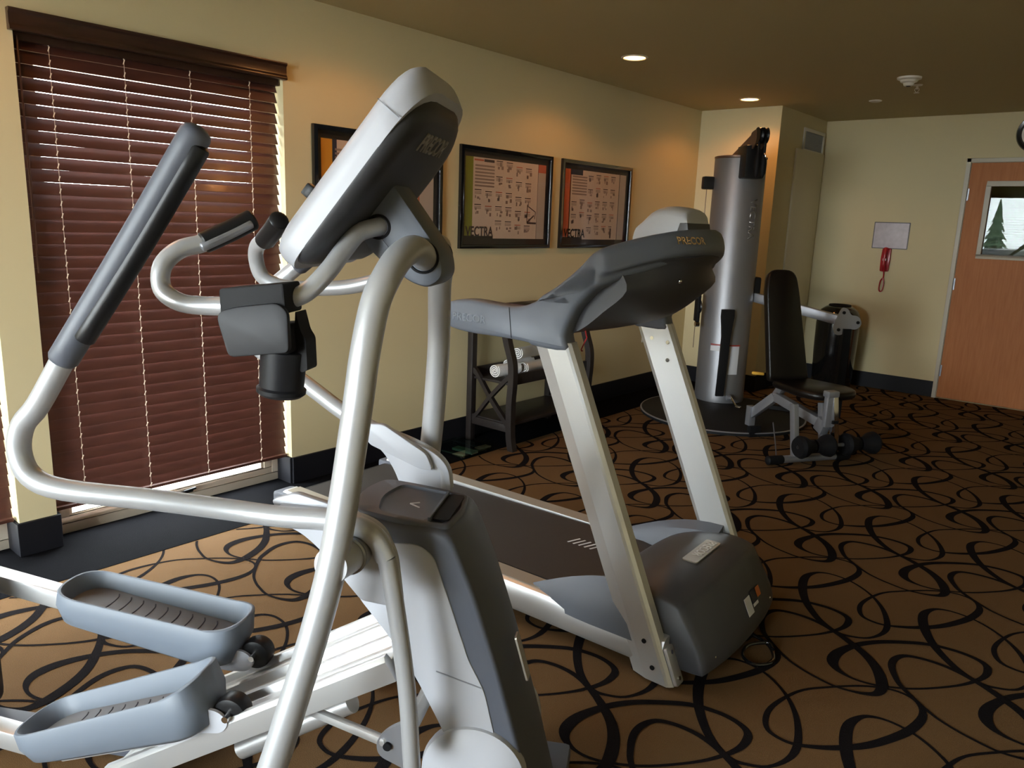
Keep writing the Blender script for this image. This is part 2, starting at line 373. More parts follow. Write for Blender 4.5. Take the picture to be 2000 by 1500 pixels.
def blind(y0, y1, label, group):
    yc = (y0 + y1) / 2; r = thing('window_blind', label, 'blind', (-.05, yc, 0), 0, group)
    a, b = y0 - yc + .008, y1 - yc - .010
    B = MB(); rg = random.Random(3); th = R(70); w = .0525; z = .178
    while z < 2.03:
        tt = th + rg.uniform(-.018, .018) - (.075 if z > 1.42 else 0); dx, dz = math.cos(tt) * w / 2, math.sin(tt) * w / 2
        nx, nz = math.sin(tt) * .0014, math.cos(tt) * .0014; seg = 8; rr = []
        ph = rg.uniform(0, 6); am = rg.uniform(.0002, .0007)
        for i in range(seg + 1):
            y = a + (b - a) * i / seg; q = am * math.sin(ph + i * .9) if 0 < i < seg else 0
            rr.append([(dx + nx, y, z - dz + nz + q), (-dx + nx, y, z + dz + nz + q), (-dx - nx, y, z + dz - nz + q), (dx - nx, y, z - dz - nz + q)])
        B.rings(rr); z += .0482
    B.done('slats', BLINDW, r, smooth=0)
    # camera sees the room edge of each slat low and the outdoor edge high
    MB().box(-.022, .026, a, b, .148, .164).done('bottom_rail', BLINDW, r, bevel=.004)
    MB().box(-.03, .03, a, b, 2.015, 2.045).done('head_rail', VALW, r)
    B = MB(); B.prism(rnd([(.052, 2.04), (.082, 2.04), (.082, 2.052), (.075, 2.062), (.075, 2.10), (.084, 2.108), (.084, 2.117), (.052, 2.117)], .003, 2), y0 - yc - .018, y1 - yc + .006, 'xz')
    B.done('valance', VALW, r, smooth=40)
    L = b - a
    for q in (.105, .355, .605, .862):
        yy = a + L * q; B = MB(); z = .165; k = 0
        B.cyl((.027, yy, .16), (.027, yy, 2.03), .0009, seg=6); B.cyl((-.027, yy, .16), (-.027, yy, 2.03), .0009, seg=6)
        while z < 2.0:
            B.cyl((.024, yy - .002, z - .004), (.029, yy + .003, z + .014), .0022, seg=6); z += .0482
        B.done('ladder_cord', CORD, r)
    B = MB(); B.cyl((.034, a + .012, 1.15), (.034, a + .01, 2.03), .004, seg=8); B.done('tilt_wand', BLINDW, r)
    return r
blind(*W1, 'dark cherry slatted blind on the wide window behind the elliptical machine, seen whole', 'cherry blinds on the left wall')
blind(*W2, 'dark cherry blind at the left edge, only a sliver beyond the narrow pillar', 'cherry blinds on the left wall')

# back window with open blind
r = bpy.data.objects.new('window_3', None); COL.objects.link(r); r['kind'] = 'structure'; r.location = (BW[0], YB - .12, 0)
Wd = BW[1] - BW[0]
B = MB(); B.box(0, Wd, -.06, 0, BW[2], BW[2] + .05); B.box(0, Wd, -.06, 0, BW[3] - .05, BW[3]); B.box(0, .05, -.06, 0, BW[2], BW[3]); B.box(Wd - .05, Wd, -.06, 0, BW[2], BW[3]); B.box(Wd / 2 - .02, Wd / 2 + .02, -.06, 0, BW[2], BW[3])
B.done('window_frame', WFRAME, r, bevel=.004)
MB().box(.03, Wd - .03, -.035, -.03, BW[2] + .03, BW[3] - .03).done('pane', PANE, r, smooth=0)
r = thing('window_blind', 'dark cherry blind with open slats on the back window, mirrored in the door glass', 'blind', (BW[0], YB - .05, 0))
B = MB(); z = BW[2] + .04
while z < BW[3] - .08: B.bar((.01, 0, z), (Wd - .01, 0, z), .05, .0028, up=(0, .05, 1)); z += .047
B.done('slats', BLINDW, r, smooth=0)
MB().box(0.01, Wd - .01, -.03, .04, BW[3] - .075, BW[3] - .002).done('valance', VALW, r, bevel=.003)
for q in (.15, 1.0, 1.95, 2.8): MB().cyl((q, .027, BW[2] + .02), (q, .027, BW[3] - .05), .0012, seg=6).done('ladder_cord', CORD, r)
MB().box(.01, Wd - .01, -.025, .025, BW[2] + .006, BW[2] + .024).done('bottom_rail', BLINDW, r, bevel=.003)

# door
r = bpy.data.objects.new('door_1', None); COL.objects.link(r); r['kind'] = 'structure'; r.location = (DX[0], YF, 0)
w = DX[1] - DX[0]
wx0, wx1, wz0, wz1 = 2.150 - DX[0], w - (2.150 - DX[0]), 1.285, 1.848
B = MB(); y0, y1 = .012, .055
B.box(.003, wx0, y0, y1, .008, DZ - .004); B.box(wx1, w - .003, y0, y1, .008, DZ - .004); B.box(wx0, wx1, y0, y1, .008, wz0); B.box(wx0, wx1, y0, y1, wz1, DZ - .004)
B.done('door_leaf', DOORW, r, smooth=0)
B = MB(); tw = .036
for (a, b, c, d) in ((wx0 - tw, wx1 + tw, wz0 - tw, wz0), (wx0 - tw, wx1 + tw, wz1, wz1 + tw + .008), (wx0 - tw, wx0, wz0, wz1), (wx1, wx1 + tw, wz0, wz1)): B.box(a, b, -.002, .012, c, d)
B.done('glazing_frame', CASING, r, bevel=.003)
MB().box(wx0, wx1, .030, .036, wz0, wz1).done('pane', DGLASS, r, smooth=0)
for z in (.25, 1.02, 1.78):
    B = MB(); B.cyl((-.002, -.006, z - .05), (-.002, -.006, z + .05), .007, seg=12); B.box(-.018, .016, -.003, .001, z - .05, z + .05); B.done('hinge', GREYM, r)
B = MB(); B.cyl((w - .07, -.004, 1.0), (w - .07, .012, 1.0), .03); B.tube([(w - .07, 0, 1.0), (w - .07, -.05, 1.0), (w - .09, -.055, 1.0), (w - .18, -.055, 1.0)], .009, 10); B.done('door_handle', CHROME, r)
B = MB(); B.box(-.032, .0, -.016, .0, .0, DZ + .032); B.box(w, w + .032, -.016, 0, 0, DZ + .032); B.box(-.032, w + .032, -.016, 0, DZ, DZ + .032)
B.box(-.001, .003, 0, .14, 0, DZ); B.box(w - .003, w + .001, 0, .14, 0, DZ); B.box(0, w, 0, .14, DZ - .003, DZ + .001)
B.done('door_casing', CASING, r, bevel=.003)

# access panel and vent on the alcove side, outlet
o = struct(MB().box(XA, XA + .018, 6.93, 7.62, .15, 2.135).done('trim_1', mat('panel_paint', (.66, .60, .44), .5), bevel=.004))
r = thing('wall_vent', 'small white louvred air vent high on the narrow alcove wall', 'vent', (XA, 7.33, 2.22))
B = MB()
for a, b, c, d in ((-.26, .26, .075, .105), (-.26, .26, -.105, -.075), (-.26, -.23, -.075, .075), (.23, .26, -.075, .075)): B.box(0, .014, a, b, c, d)
B.done('vent_frame', WPLAST, r, bevel=.003)
B = MB(); B.box(.0, .003, -.23, .23, -.075, .075)
for i in range(12): B.bar((.008, -.23, -.067 + i * .0122), (.008, .23, -.067 + i * .0122), .011, .0015, up=(.5, 0, 1))
B.done('louvres', mat('vent_blue_grey', (.42, .44, .50), .5), r, smooth=0)
r = thing('wall_outlet', 'ivory electrical outlet low on the left wall between rack and column', 'outlet', (0, 5.82, .485))
MB().prism(rrect(-.036, .036, -.058, .058, .006), 0, .006, 'yz', rim=.002).done('cover_plate', WPLAST, r)
for s in (-1, 1):
    B = MB(); B.prism(rrect(-.016, .016, s * .024 - .014, s * .024 + .014, .008), .004, .008, 'yz'); B.done('socket', WPLAST, r)

# ------------------------------------------------------------------ ceiling fittings
lights = [((.66, 4.33), 'lit round ceiling downlight nearest the camera, above the middle posters'), ((.63, 6.12), 'lit round ceiling downlight in front of the alcove, above the silver column')]
for i, ((x, y), lab) in enumerate(lights + [((.66, 2.54), 'lit round ceiling downlight above the first poster, out of the frame'), ((.66, .72), 'lit round ceiling downlight above the left windows, out of the frame')]):
    r = thing('ceiling_downlight', lab, 'ceiling light', (x, y, H), 0, 'lit downlights along the left wall')
    MB().lathe([(.066, -.002), (.070, -.006), (.078, -.006), (.084, -.001), (.084, .0)], (0, 0, 0)).done('lamp_ring', RINGM, r)
    MB().lathe([(.0005, -.002), (.066, -.002), (.066, -.001), (.0005, -.001)], (0, 0, 0)).done('reflector', EMBER, r)
    MB().lathe([(.0005, -.006), (.02, -.005), (.03, -.002), (.0005, -.0015)], (0, 0, 0)).done('bulb', BULB, r)
    ld = bpy.data.lights.new('downlight_lamp', 'SPOT'); ld.energy = 8; ld.color = (1, .36, .08); ld.spot_size = R(150); ld.spot_blend = .35; ld.shadow_soft_size = .05
    lo = bpy.data.objects.new('downlight_lamp', ld); COL.objects.link(lo); lo.location = (x, y, H - .03)
r = thing('ceiling_downlight', 'unlit white ceiling disc beyond the smoke detector', 'ceiling light', (1.442, 6.608, H))
MB().lathe([(.0005, -.012), (.03, -.011), (.045, -.006), (.048, 0)]).done('lamp_ring', WPLAST, r)
r = thing('smoke_detector', 'round white smoke detector on the ceiling', 'smoke detector', (1.89, 5.75, H))
MB().lathe([(.0005, -.055), (.026, -.054), (.032, -.046), (.034, -.036), (.05, -.030), (.056, -.018), (.073, -.012), (.075, 0)]).done('detector_body', WPLAST, r)
MB().lathe([(.0005, -.0575), (.014, -.057), (.014, -.054), (.0005, -.054)], (0.0, 0, 0)).done('sensor', BLACKM, r)
r = thing('ceiling_sprinkler', 'small white sprinkler head on the ceiling beside the smoke detector', 'sprinkler', (1.87, 6.05, H))
MB().lathe([(.034, 0), (.03, -.006), (.0005, -.008)]).done('escutcheon', WPLAST, r)
B = MB(); B.cyl((0, 0, -.006), (0, 0, -.03), .008, seg=12); B.tube([(.008, 0, -.02), (.014, 0, -.035), (0, 0, -.052)], .002, 6); B.tube([(-.008, 0, -.02), (-.014, 0, -.035), (0, 0, -.052)], .002, 6); B.lathe([(.018, -.052), (.018, -.054), (.0005, -.055)], (0, 0, 0)); B.done('sprinkler_head', WPLAST, r)

# ------------------------------------------------------------------ wall items
def poster(y0, y1, z0, z1, label, kind):
    yc, zc = (y0 + y1) / 2, (z0 + z1) / 2; r = thing('framed_poster', label, 'poster', (0, yc, zc), 0, 'black framed exercise posters on the left wall')
    a, b = (y1 - y0) / 2, (z1 - z0) / 2; f = .026
    B = MB()
    def side(p, q, p2, q2):
        B.rings([[(0.001, *p), (.024, *p), (.024, *q), (.014, q[0], q[1]), (.001, *q)], [(0.001, *p2), (.024, *p2), (.024, *q2), (.014, q2[0], q2[1]), (.001, *q2)]])
    O_ = [(-a, -b), (a, -b), (a, b), (-a, b)]; I_ = [(-a + f, -b + f), (a - f, -b + f), (a - f, b - f), (-a + f, b - f)]
    for i in range(4): side(O_[i], I_[i], O_[(i + 1) % 4], I_[(i + 1) % 4])
    B.done('poster_frame', BLACKG, r, bevel=.003)
    # print: one sheet, patches of ink lie a hair above each other
    M = [MATB, POSTERP, POSTERG, INK, INKP, INKR, {'g': GREEN, 'r': RED, 'o': ORANGE}[kind], NAVY]
    B = MB(); a2, b2 = a - f, b - f; S = 2 * a2; T = 2 * b2
    def patch(mi, u0, u1, v0, v1, k=1):
        if k: v0, v1, u0, u1 = .065 + v0 * .935, .065 + v1 * .935, .02 + u0 * .96, .02 + u1 * .96
        B.mi = mi; B.box(.003, .004 + k * .0004, -a2 + u0 * S, -a2 + u1 * S, -b2 + v0 * T, -b2 + v1 * T)
    patch(0, 0, 1, 0, 1, 0)
    patch(6, .015, .10, .03, .93)
    if kind == 'o': patch(7, .10, .135, .02, .93)
    if kind == 'g': patch(1, .10, .88, .0, .93); patch(2, .885, .985, .0, .83); patch(6 if kind != 'g' else 5, .885, .985, .83, .93)
    elif kind == 'r': patch(1, .09, .86, .0, .93); patch(2, .87, .975, .0, .93); patch(7, .09, .27, .86, .93, 2)
    else: patch(1, .135, .83, .0, .93); patch(5, .83, .845, 0, .93); patch(2, .845, .98, 0, .93)
    patch(0, .0, .34 if kind == 'g' else .30, 0, .03, 2)
    rg = random.Random(ord(kind))
    for i in range(7): patch(4, .12, .34, .60 + i * .038, .62 + i * .038, 2)
    cols = [.11, .23, .35, .47, .59, .71]
    for ci, c in enumerate(cols):
        off = rg.uniform(-.04, .04)
        for k, v in enumerate((.88, .70, .52, .35, .18)):
            if ci < 2 and v > .55: continue
            if ci < 2 and v < .2: continue
            vv = v + off
            patch(5 if (k + ci) % 4 == 0 else 3, c + .01, c + .085, vv, vv + .010, 2)
            # little figures
            for q in range(3):
                x0 = c + rg.uniform(.01, .07); h0 = vv - rg.uniform(.05, .12)
                patch(4, x0, x0 + rg.uniform(.008, .03), h0, h0 + rg.uniform(.02, .05), 2)
            for q in range(3): patch(4, c + .01, c + .085, vv - .02 - q * .012, vv - .014 - q * .012, 2)
    if kind == 'g':
        patch(3, .22, .335, .885, .915, 3); patch(5, .11, .215, .89, .91, 3)
        B.mi = 3
        def ln(u0, v0, u1, v1, w=.006): B.bar((.0052, -a2 + u0 * S, -b2 + v0 * T), (.0052, -a2 + u1 * S, -b2 + v1 * T), w, .0006, up=(1, 0, 0))
        ln(.745, .25, .745, .46); ln(.745, .25, .86, .25, .012); ln(.75, .26, .83, .34, .010); ln(.76, .44, .85, .38); ln(.85, .38, .84, .30)
    if kind == 'r': patch(3, .745, .765, .02, .16, 3); patch(1, .77, .84, .03, .30, 3)
    B.done('print', M, r, smooth=0)
    text('lettering', 'VECTRA', INK if kind == 'g' else BLACKM, r, (.0062, -a2 + .195 * S, -b2 + .142 * T), (0, 1, 0), (0, 0, 1), .064, .0006, width=.30 * S, label='VECTRA in dark letters')
    MB().box(.009, .010, -a2, a2, -b2, b2).done('glazing', PGLASS, r, smooth=0)
    return r
poster(2.406, 3.316, 1.24, 1.862, 'framed exercise poster with an orange strip, half hidden by the elliptical console', 'o')
poster(3.47, 4.385, 1.24, 1.865, 'framed exercise poster with a lime green strip and small black drawing, middle of the wall', 'g')
poster(4.50, 5.425, 1.24, 1.865, 'framed exercise poster with a coral red strip, nearest the corner', 'r')

r = thing('notice_sheet', 'laminated pale notice sheet taped above the red phone', 'sign', (1.42, YF, 1.414))
MB().prism(rrect(-.152, .152, -.119, .119, .006), -.005, -.001, 'xz').done('dark_border', mat('notice_border', (.10, .09, .09), .4), r)
MB().prism(rrect(-.144, .144, -.111, .111, .004), -.0065, -.004, 'xz').done('sheet', mat('notice_print_glare', (.52, .48, .52), .22, noise=(26, .22)), r, label='glossy pale sheet with faint printing and purple glare in its colour')  # lighter purple glare on the laminate is put into the sheet colour
r = thing('wall_phone', 'red emergency phone hanging on the far wall below the notice', 'phone', (1.405, YF, 1.2))
MB().prism(rnd([(-.036, -.11), (.036, -.11), (.042, 0), (.04, .10), (-.034, .10), (-.04, 0)], .012), -.03, -.001, 'xz', rim=.006).done('phone_base', PHONER, r)
B = MB(); B.tube([(0, -.032, .095), (0, -.052, .06), (.0, -.055, 0), (0, -.052, -.06), (0, -.032, -.098)], lambda t: .014 + .010 * (2 * t - 1) ** 4, 12, 3, tip=.006); B.done('handset', PHONER, r)
MB().box(-.012, .016, -.064, -.060, -.012, .008).done('label_strip', WHITE, r)
B = MB(); B.tube([(0, -.02, -.11), (.003, -.022, -.15), (.0, -.022, -.17), (-.018, -.022, -.2), (-.022, -.022, -.27), (-.010, -.022, -.293), (.006, -.022, -.28), (.012, -.022, -.21), (.0, -.022, -.165)], .0055, 8, 4); B.done('cord', PHONER, r)
r = thing('wall_clock', 'round black rimmed wall clock above the door, cut by the right edge', 'clock', (2.425, YF, 2.265))
B = MB(); B.lathe([(.155, 0), (.158, .02), (.150, .036), (.13, .034), (.118, .015), (.0005, .015)], (0, 0, 0), (0, -1, 0), 48); B.done('clock_rim', BLACKG, r)
MB().lathe([(.119, .016), (.0005, .0165)], (0, 0, 0), (0, -1, 0), 48).done('dial', WPLAST, r)
B = MB(); B.bar((0, -.02, 0), (.05, -.02, .05), .008, .002, up=(0, 1, 0)); B.bar((0, -.021, 0), (-.03, -.021, .1), .006, .002, up=(0, 1, 0)); B.done('clock_hands', BLACKM, r)

# ------------------------------------------------------------------ bin
r = thing('trash_can', 'tall glossy black domed trash can behind the weight bench', 'trash can', (1.14, 7.36, 0))
MB().lathe([(.0005, .004), (.165, .004), (.172, .02), (.186, .35), (.19, .60), (.182, .68), (.16, .725), (.12, .755), (.105, .762), (.0005, .762)], seg=48).done('bin_body', BLACKG, r)
MB().lathe([(.085, .757), (.10, .768), (.092, .778), (.07, .775), (.06, .76)], seg=40).done('opening_rim', BLACKM, r)

# ------------------------------------------------------------------ towel rack
r = thing('towel_rack', 'dark espresso wooden rack with curved legs and X sides against the left wall', 'rack', (.22, 4.0, 0))
ya, yb = -.43, .40; xb, xf = -.16, .17
for s, y in ((0, ya), (1, yb)):
    B = MB(); B.bar((xb, y, 0), (xb, y, .86), .045, .045, up=(0, 1, 0)); B.done('leg', DARKW, r, bevel=.004)
    B = MB(); pts = spline([(xf + .035, y, .0), (xf + .015, y, .10), (xf + .01, y, .30), (xf + .018, y, .44), (xf + .012, y, .56), (xf - .03, y, .68), (xf - .055, y, .78), (xf - .06, y, .86)], 4)
    B.rings([[(p.x - .022, y - .022, p.z), (p.x + .022, y - .022, p.z), (p.x + .022, y + .022, p.z), (p.x - .022, y + .022, p.z)] for p in pts]); B.done('leg', DARKW, r)
    for d in (0, 1):
        z0, z1 = (.16, .47) if d == 0 else (.47, .16)
        pts = spline([(xb + .015, y + (.006 if d else -.006), z0), (xb + .05, y, z0 + (z1 - z0) * .06), ((xb + xf) / 2, y, (z0 + z1) / 2), (xf - .03, y, z1 - (z1 - z0) * .06), (xf, y, z1)], 5)
        B = MB(); B.rings([[(p.x, y - .014 + d * .002, p.z - .02), (p.x, y + .014, p.z - .02), (p.x + .004, y + .014, p.z + .02), (p.x + .004, y - .014, p.z + .02)] for p in pts]); B.done('cross_brace', DARKW, r)
    MB().box(xb, xf, y - .012, y + .012, .115, .165).done('side_rail', DARKW, r, bevel=.003)
MB().box(xb - .01, xf + .01, ya, yb, .155, .175).done('shelf', DARKW, r, bevel=.003)
B = MB(); B.box(xb, xf, ya, yb, .415, .43); B.box(xf - .01, xf + .01, ya, yb, .415, .485); B.box(xb - .01, xb + .01, ya, yb, .415, .485); B.done('tray_shelf', DARKW, r, bevel=.003)
MB().box(xb - .03, xf - .03, ya - .03, yb + .03, .86, .88).done('rack_top', DARKW, r, bevel=.004)
def towel(loc, rz, ln, rad, label):
    B = MB(); n = 46; pts = []
    for i in range(n):
        a_ = i / n * 2 * math.pi * 3.2; q = rad * (.15 + .85 * i / n); pts.append((q * math.cos(a_), q * math.sin(a_)))
    th = .007; out = [(x, z) for x, z in pts]; inn = []
    for i, (x, z) in enumerate(pts):
        l = math.hypot(x, z) or 1; inn.append((x * (l - th) / l, z * (l - th) / l))
    poly = out + inn[::-1]
    rr = []
    for k in range(5):
        y = -ln / 2 + ln * k / 4; e = 1 + .05 * math.sin(k * 2.1); rr.append([(x * e, y, z * e * .92) for x, z in poly])
    for k in range(4):
        m_ = len(poly)
        for j in range(m_):
            B._new([rr[k][j], rr[k][(j + 1) % m_], rr[k + 1][(j + 1) % m_], rr[k + 1][j]], [(0, 1, 2, 3)])
    for q in (0, 4):
        for j in range(n - 1): B._new([rr[q][j], rr[q][j + 1], rr[q][2 * n - 2 - j], rr[q][2 * n - 1 - j]], [(0, 1, 2, 3)])
    o = B.done('rolled_towel', TOWEL, smooth=60); o.location = loc; o.rotation_euler = (0, 0, rz); tag(o, label, 'towel', 'rolled white towels on the rack'); return o
towel((.235, 3.70, .4835), R(-4), .20, .052, 'rolled white towel at the near end of the rack shelf, spiral end showing')
towel((.27, 3.94, .4835), R(3), .22, .048, 'rolled white towel in the middle of the shelf, at the shelf front')
towel((.155, 3.93, .4835), R(-3), .22, .050, 'rolled white towel in the middle of the shelf, against the wall side')
towel((.215, 3.93, .573), R(5), .21, .048, 'rolled white towel lying on top of two others on the shelf')
r = thing('magazine', 'dark magazine with a purple cover strip lying on the rack top behind the treadmill rail', 'magazine', (.19, 3.86, .88))
MB().box(-.10, .10, -.15, .15, 0, .008).done('pages', BLACKM, r); 
B = MB(); B.box(-.10, .10, -.15, -.02, .008, .0095); B.done('cover_strip', PURPLE, r)
r = thing('glass_scale', 'clear glass bathroom scale with chrome bars on the floor beside the rack', 'scale', (.19, 3.33, 0), R(4))
MB().prism(rrect(-.15, .15, -.15, .15, .02), .022, .029, 'xy').done('glass_plate', SGLASS, r)
for y in (-.105, .105):
    B = MB(); B.box(-.13, .13, y - .012, y + .012, .006, .021); B.done('chrome_bar', CHROME, r, bevel=.003)
for x in (-.12, .12):
    for y in (-.105, .105): MB().cyl((x, y, .0022), (x, y, .008), .014, seg=14).done('foot', BLACKM, r)
MB().box(-.03, .13, -.03, .03, .008, .0215).done('display', mat('scale_display', (.45, .42, .33), .2), r)

# ------------------------------------------------------------------ elliptical machine (x forward, y across, z up)
EL = thing('elliptical_machine', 'large silver elliptical trainer with blue grey foot pedals in the foreground', 'elliptical trainer', (2.1606, 1.1328, 0), R(30.5))
TUBE = [(.045, 0, 1.325), (.037, -.047, 1.339), (.025, -.093, 1.357), (.013, -.149, 1.342), (.003, -.205, 1.301), (-.008, -.233, 1.253), (-.016, -.265, 1.161), (-.023, -.284, 1.066), (-.049, -.321, .825), (-.077, -.344, .675), (-.127, -.381, .474), (-.155, -.40, .371), (-.21, -.438, .19), (-.25, -.465, .045)]
for s in (1, -1):
    MB().tube([(x, y * s, z) for x, y, z in TUBE], .0285, 24, 5).done('upright_tube', SILVER, EL)
    MB().sphere((-.25, -.465 * s, .034), .034, 1.15, 1.15, 1).done('foot_cap', BLACKM, EL)
def pod_outline(w, s0, s1, r0, r1, bulge=0.0):
    # outline in (y, s); s along the console length
    o = rnd([(-w, s0), (w, s0), (w, s1), (-w, s1)], [r0, r0, r1, r1], 7)
    return [(y, s + (bulge * (1 - (y / w) ** 2) if s > (s0 + s1) / 2 else -bulge * .4 * (1 - (y / w) ** 2))) for y, s in o]
D = V((.622, 0, .783)); N = V((.783, 0, -.622)); C0 = V((-.232, 0, 1.336)) + V((.622, 0, .783)) * .012 - V((.783, 0, -.622)) * .010
def pod(B, layers):
    rings = []
    for (w, s0, s1, r0, r1, bu, n) in layers: rings.append([C0 + D * s + V((0, y, 0)) + N * n for y, s in pod_outline(w, s0, s1, r0, r1, bu)])
    return B.rings(rings)
pod(MB(), [(.04, .06, .38, .02, .03, .012, -.034), (.10, .035, .408, .03, .06, .016, -.030), (.145, .015, .424, .04, .08, .018, -.018), (.172, .002, .430, .05, .095, .02, -.006), (.184, -.006, .430, .05, .10, .02, .004), (.189, -.010, .428, .05, .10, .02, .016), (.190, -.012, .424, .05, .10, .018, .03), (.190, -.010, .415, .05, .11, .016, .050)]).done('console_shell', LIGHTP, EL)
pod(MB(), [(.1905, .004, .400, .05, .12, .012, .0495), (.1905, .006, .396, .05, .12, .012, .056), (.186, .014, .386, .05, .12, .012, .066), (.174, .028, .370, .05, .11, .01, .074), (.15, .05, .345, .05, .09, .01, .078)]).done('console_back', CHARD, EL, label='dark slate back of the console, shaded darker in its colour')
pod(MB(), [(.09, .08, .33, .02, .03, 0, -.029), (.085, .085, .325, .02, .03, 0, -.0365)]).done('display', BLACKG, EL)
c = C0 + D * .335 + N * .0755 + V((0, .0, 0))
text('lettering', 'PRECOR', mat('embossed_grey', (.22, .20, .17), .35), EL, c, (0, 1, 0), D, .042, .004, width=.17, label='raised PRECOR lettering on the console back')
B = MB(); pp = C0 + D * .118; B.bar(pp + N * -.02 + V((0, -.118, 0)), pp + N * -.042 + V((0, -.118, 0)), .022, .026, up=D); B.done('console_tab', BLACK, EL, bevel=.004)
for sy in (-1, 1):
    B = MB(); q0 = C0 + D * .352 + N * -.004; q1 = C0 + D * .352 + N * .048
    B.bar((q0.x, sy * .1900, q0.z), (q1.x, sy * .1900, q1.z), .0012, .0012, up=(0, 1, 0)); B.done('shell_seam', CHAR, EL)
# neck
NK = rnd([(-.145, 1.425), (-.078, 1.352), (.0, 1.288), (.045, 1.275), (.078, 1.30), (.072, 1.35), (-.035, 1.492), (-.075, 1.50)], [.005, .03, .02, .03, .03, .04, .02, .005])
MB().prism(NK, -.057, .057, rim=.012).done('neck', SLATEL, EL)
MB().prism(rnd([(-.118, 1.405), (-.08, 1.352), (-.03, 1.305), (-.012, 1.325), (-.06, 1.38), (-.10, 1.42)], .01), -.0585, .0585).done('neck_lower_cover', SLATEL, EL)
for s in (-1, 1):
    for (x, z, q) in ((-.062, 1.398, .026), (.034, 1.34, .034)):
        B = MB(); B.lathe([(q, 0), (q, .003), (q - .004, .004), (q - .006, 0)], (x, s * .0565, z), (0, s, 0)); B.done('bushing', BLACKM, EL)
# fixed handlebars
BAR = [(-.055, 0.0, 1.40), (-.062, -.056, 1.398), (-.088, -.102, 1.385), (-.106, -.14, 1.35), (-.123, -.177, 1.311), (-.154, -.205, 1.272), (-.19, -.219, 1.256), (-.262, -.223, 1.241), (-.362, -.219, 1.235), (-.42, -.214, 1.239), (-.461, -.205, 1.262), (-.468, -.190, 1.306), (-.448, -.162, 1.338), (-.415, -.13, 1.352), (-.385, -.102, 1.370)]
for s in (1, -1):
    MB().tube([(x, y * s, z) for x, y, z in BAR], .0185, 18, 5).done('fixed_handlebar', SILVER, EL)
    g = [(-.412, -.128, 1.353), (-.372, -.092, 1.379), (-.340, -.062, 1.402)]
    h = MB().tube([(x, y * s, z) for x, y, z in g], .0225, 18, 4, tip=.008).done('handlebar_grip', BLACK, EL)
    MB().tube([(x + .006, (y - .017) * s, z - .008) for x, y, z in g], lambda t: .010, 10, 3, tip=.004).done('pulse_sensor', GREYM, h)
# moving arms
ARM = [(-.565, -.353, 1.149), (-.635, -.353, 1.045), (-.673, -.353, 1.002), (-.687, -.353, .949), (-.667, -.353, .899), (-.602, -.345, .874), (-.441, -.300, .853), (-.301, -.262, .832), (-.202, -.251, .824), (-.102, -.246, .825), (-.038, -.244, .818), (-.001, -.243, .797), (.02, -.242, .756), (.031, -.242, .702), (.042, -.242, .636), (.065, -.242, .466), (.077, -.242, .29)]
GRIP = [(-.304, -.316, 1.548), (-.43, -.335, 1.351), (-.572, -.353, 1.139)]
PV = (-.045, .765)
def arm(s, ang):
    ca, sa = math.cos(ang), math.sin(ang)
    def T(p):
        x, z = p[0] - PV[0], p[2] - PV[1]; return (x * ca + z * sa + PV[0], p[1] * s, -x * sa + z * ca + PV[1])
    a = MB().tube([T(p) for p in ARM[:13]] , .0215, 20, 4).done('swing_arm', SILVER, EL)
    MB().tube([T(p) for p in [ARM[12], ARM[13], ARM[14], ARM[15], ARM[16]]], .0185, 18, 3).done('lower_arm', SILVER, EL)
    g = MB().tube([T(p) for p in GRIP], .0275, 22, 8, tip=.016, flat=.92).done('swing_grip', SLATE, EL, label='dark grey rubber grip')
    st = [(p[0] + .014, p[1] - .002, p[2] - .011) for p in GRIP]
    st[2] = (st[1][0] * .25 + st[2][0] * .75, st[2][1], st[1][2] * .25 + st[2][2] * .75); st[0] = (st[0][0] * .93 + st[1][0] * .07, st[0][1], st[0][2] * .93 + st[1][2] * .07)
    MB().tube([T(p) for p in st], .0195, 14, 6, tip=.01).done('grip_insert', BLACK, g)
    PL = rnd([(-.212, .842), (-.04, .842), (.012, .82), (.04, .76), (.052, .66), (.04, .648), (-.035, .655), (-.075, .70), (-.12, .755), (-.165, .79), (-.21, .803)], [.01, .03, .03, .02, .008, .01, .01, .02, .03, .03, .01])
    P2 = []
    for p in PL:
        q = T((p[0], 0, p[1])); P2.append((q[0], q[2]))
    MB().prism(P2, -.239 * s, -.222 * s, rim=.003).done('arm_bracket', LIGHTP, EL)
    PL = rnd([(-.235, .845), (-.18, .865), (-.05, .835), (-.02, .80), (-.05, .79), (-.2, .80)], .012)
    P2 = []
    for p in PL:
        q = T((p[0], 0, p[1])); P2.append((q[0], q[2]))
    MB().prism(P2, -.222 * s, -.204 * s, rim=.003).done('arm_bracket', LIGHTP, EL)
arm(1, 0); arm(-1, R(18))
for s in (-1, 1):
    B = MB(); B.cyl((-.058, .335 * s, .772), (-.045, .238 * s, .763), .035, seg=28); B.done('pivot_hub', SILVER, EL)
    B = MB(); B.lathe([(.040, 0), (.040, .006), (.036, .008), (.036, 0)], (-.050, .268 * s, .766), (0, s, 0)); B.done('pivot_collar', GREYM, EL)
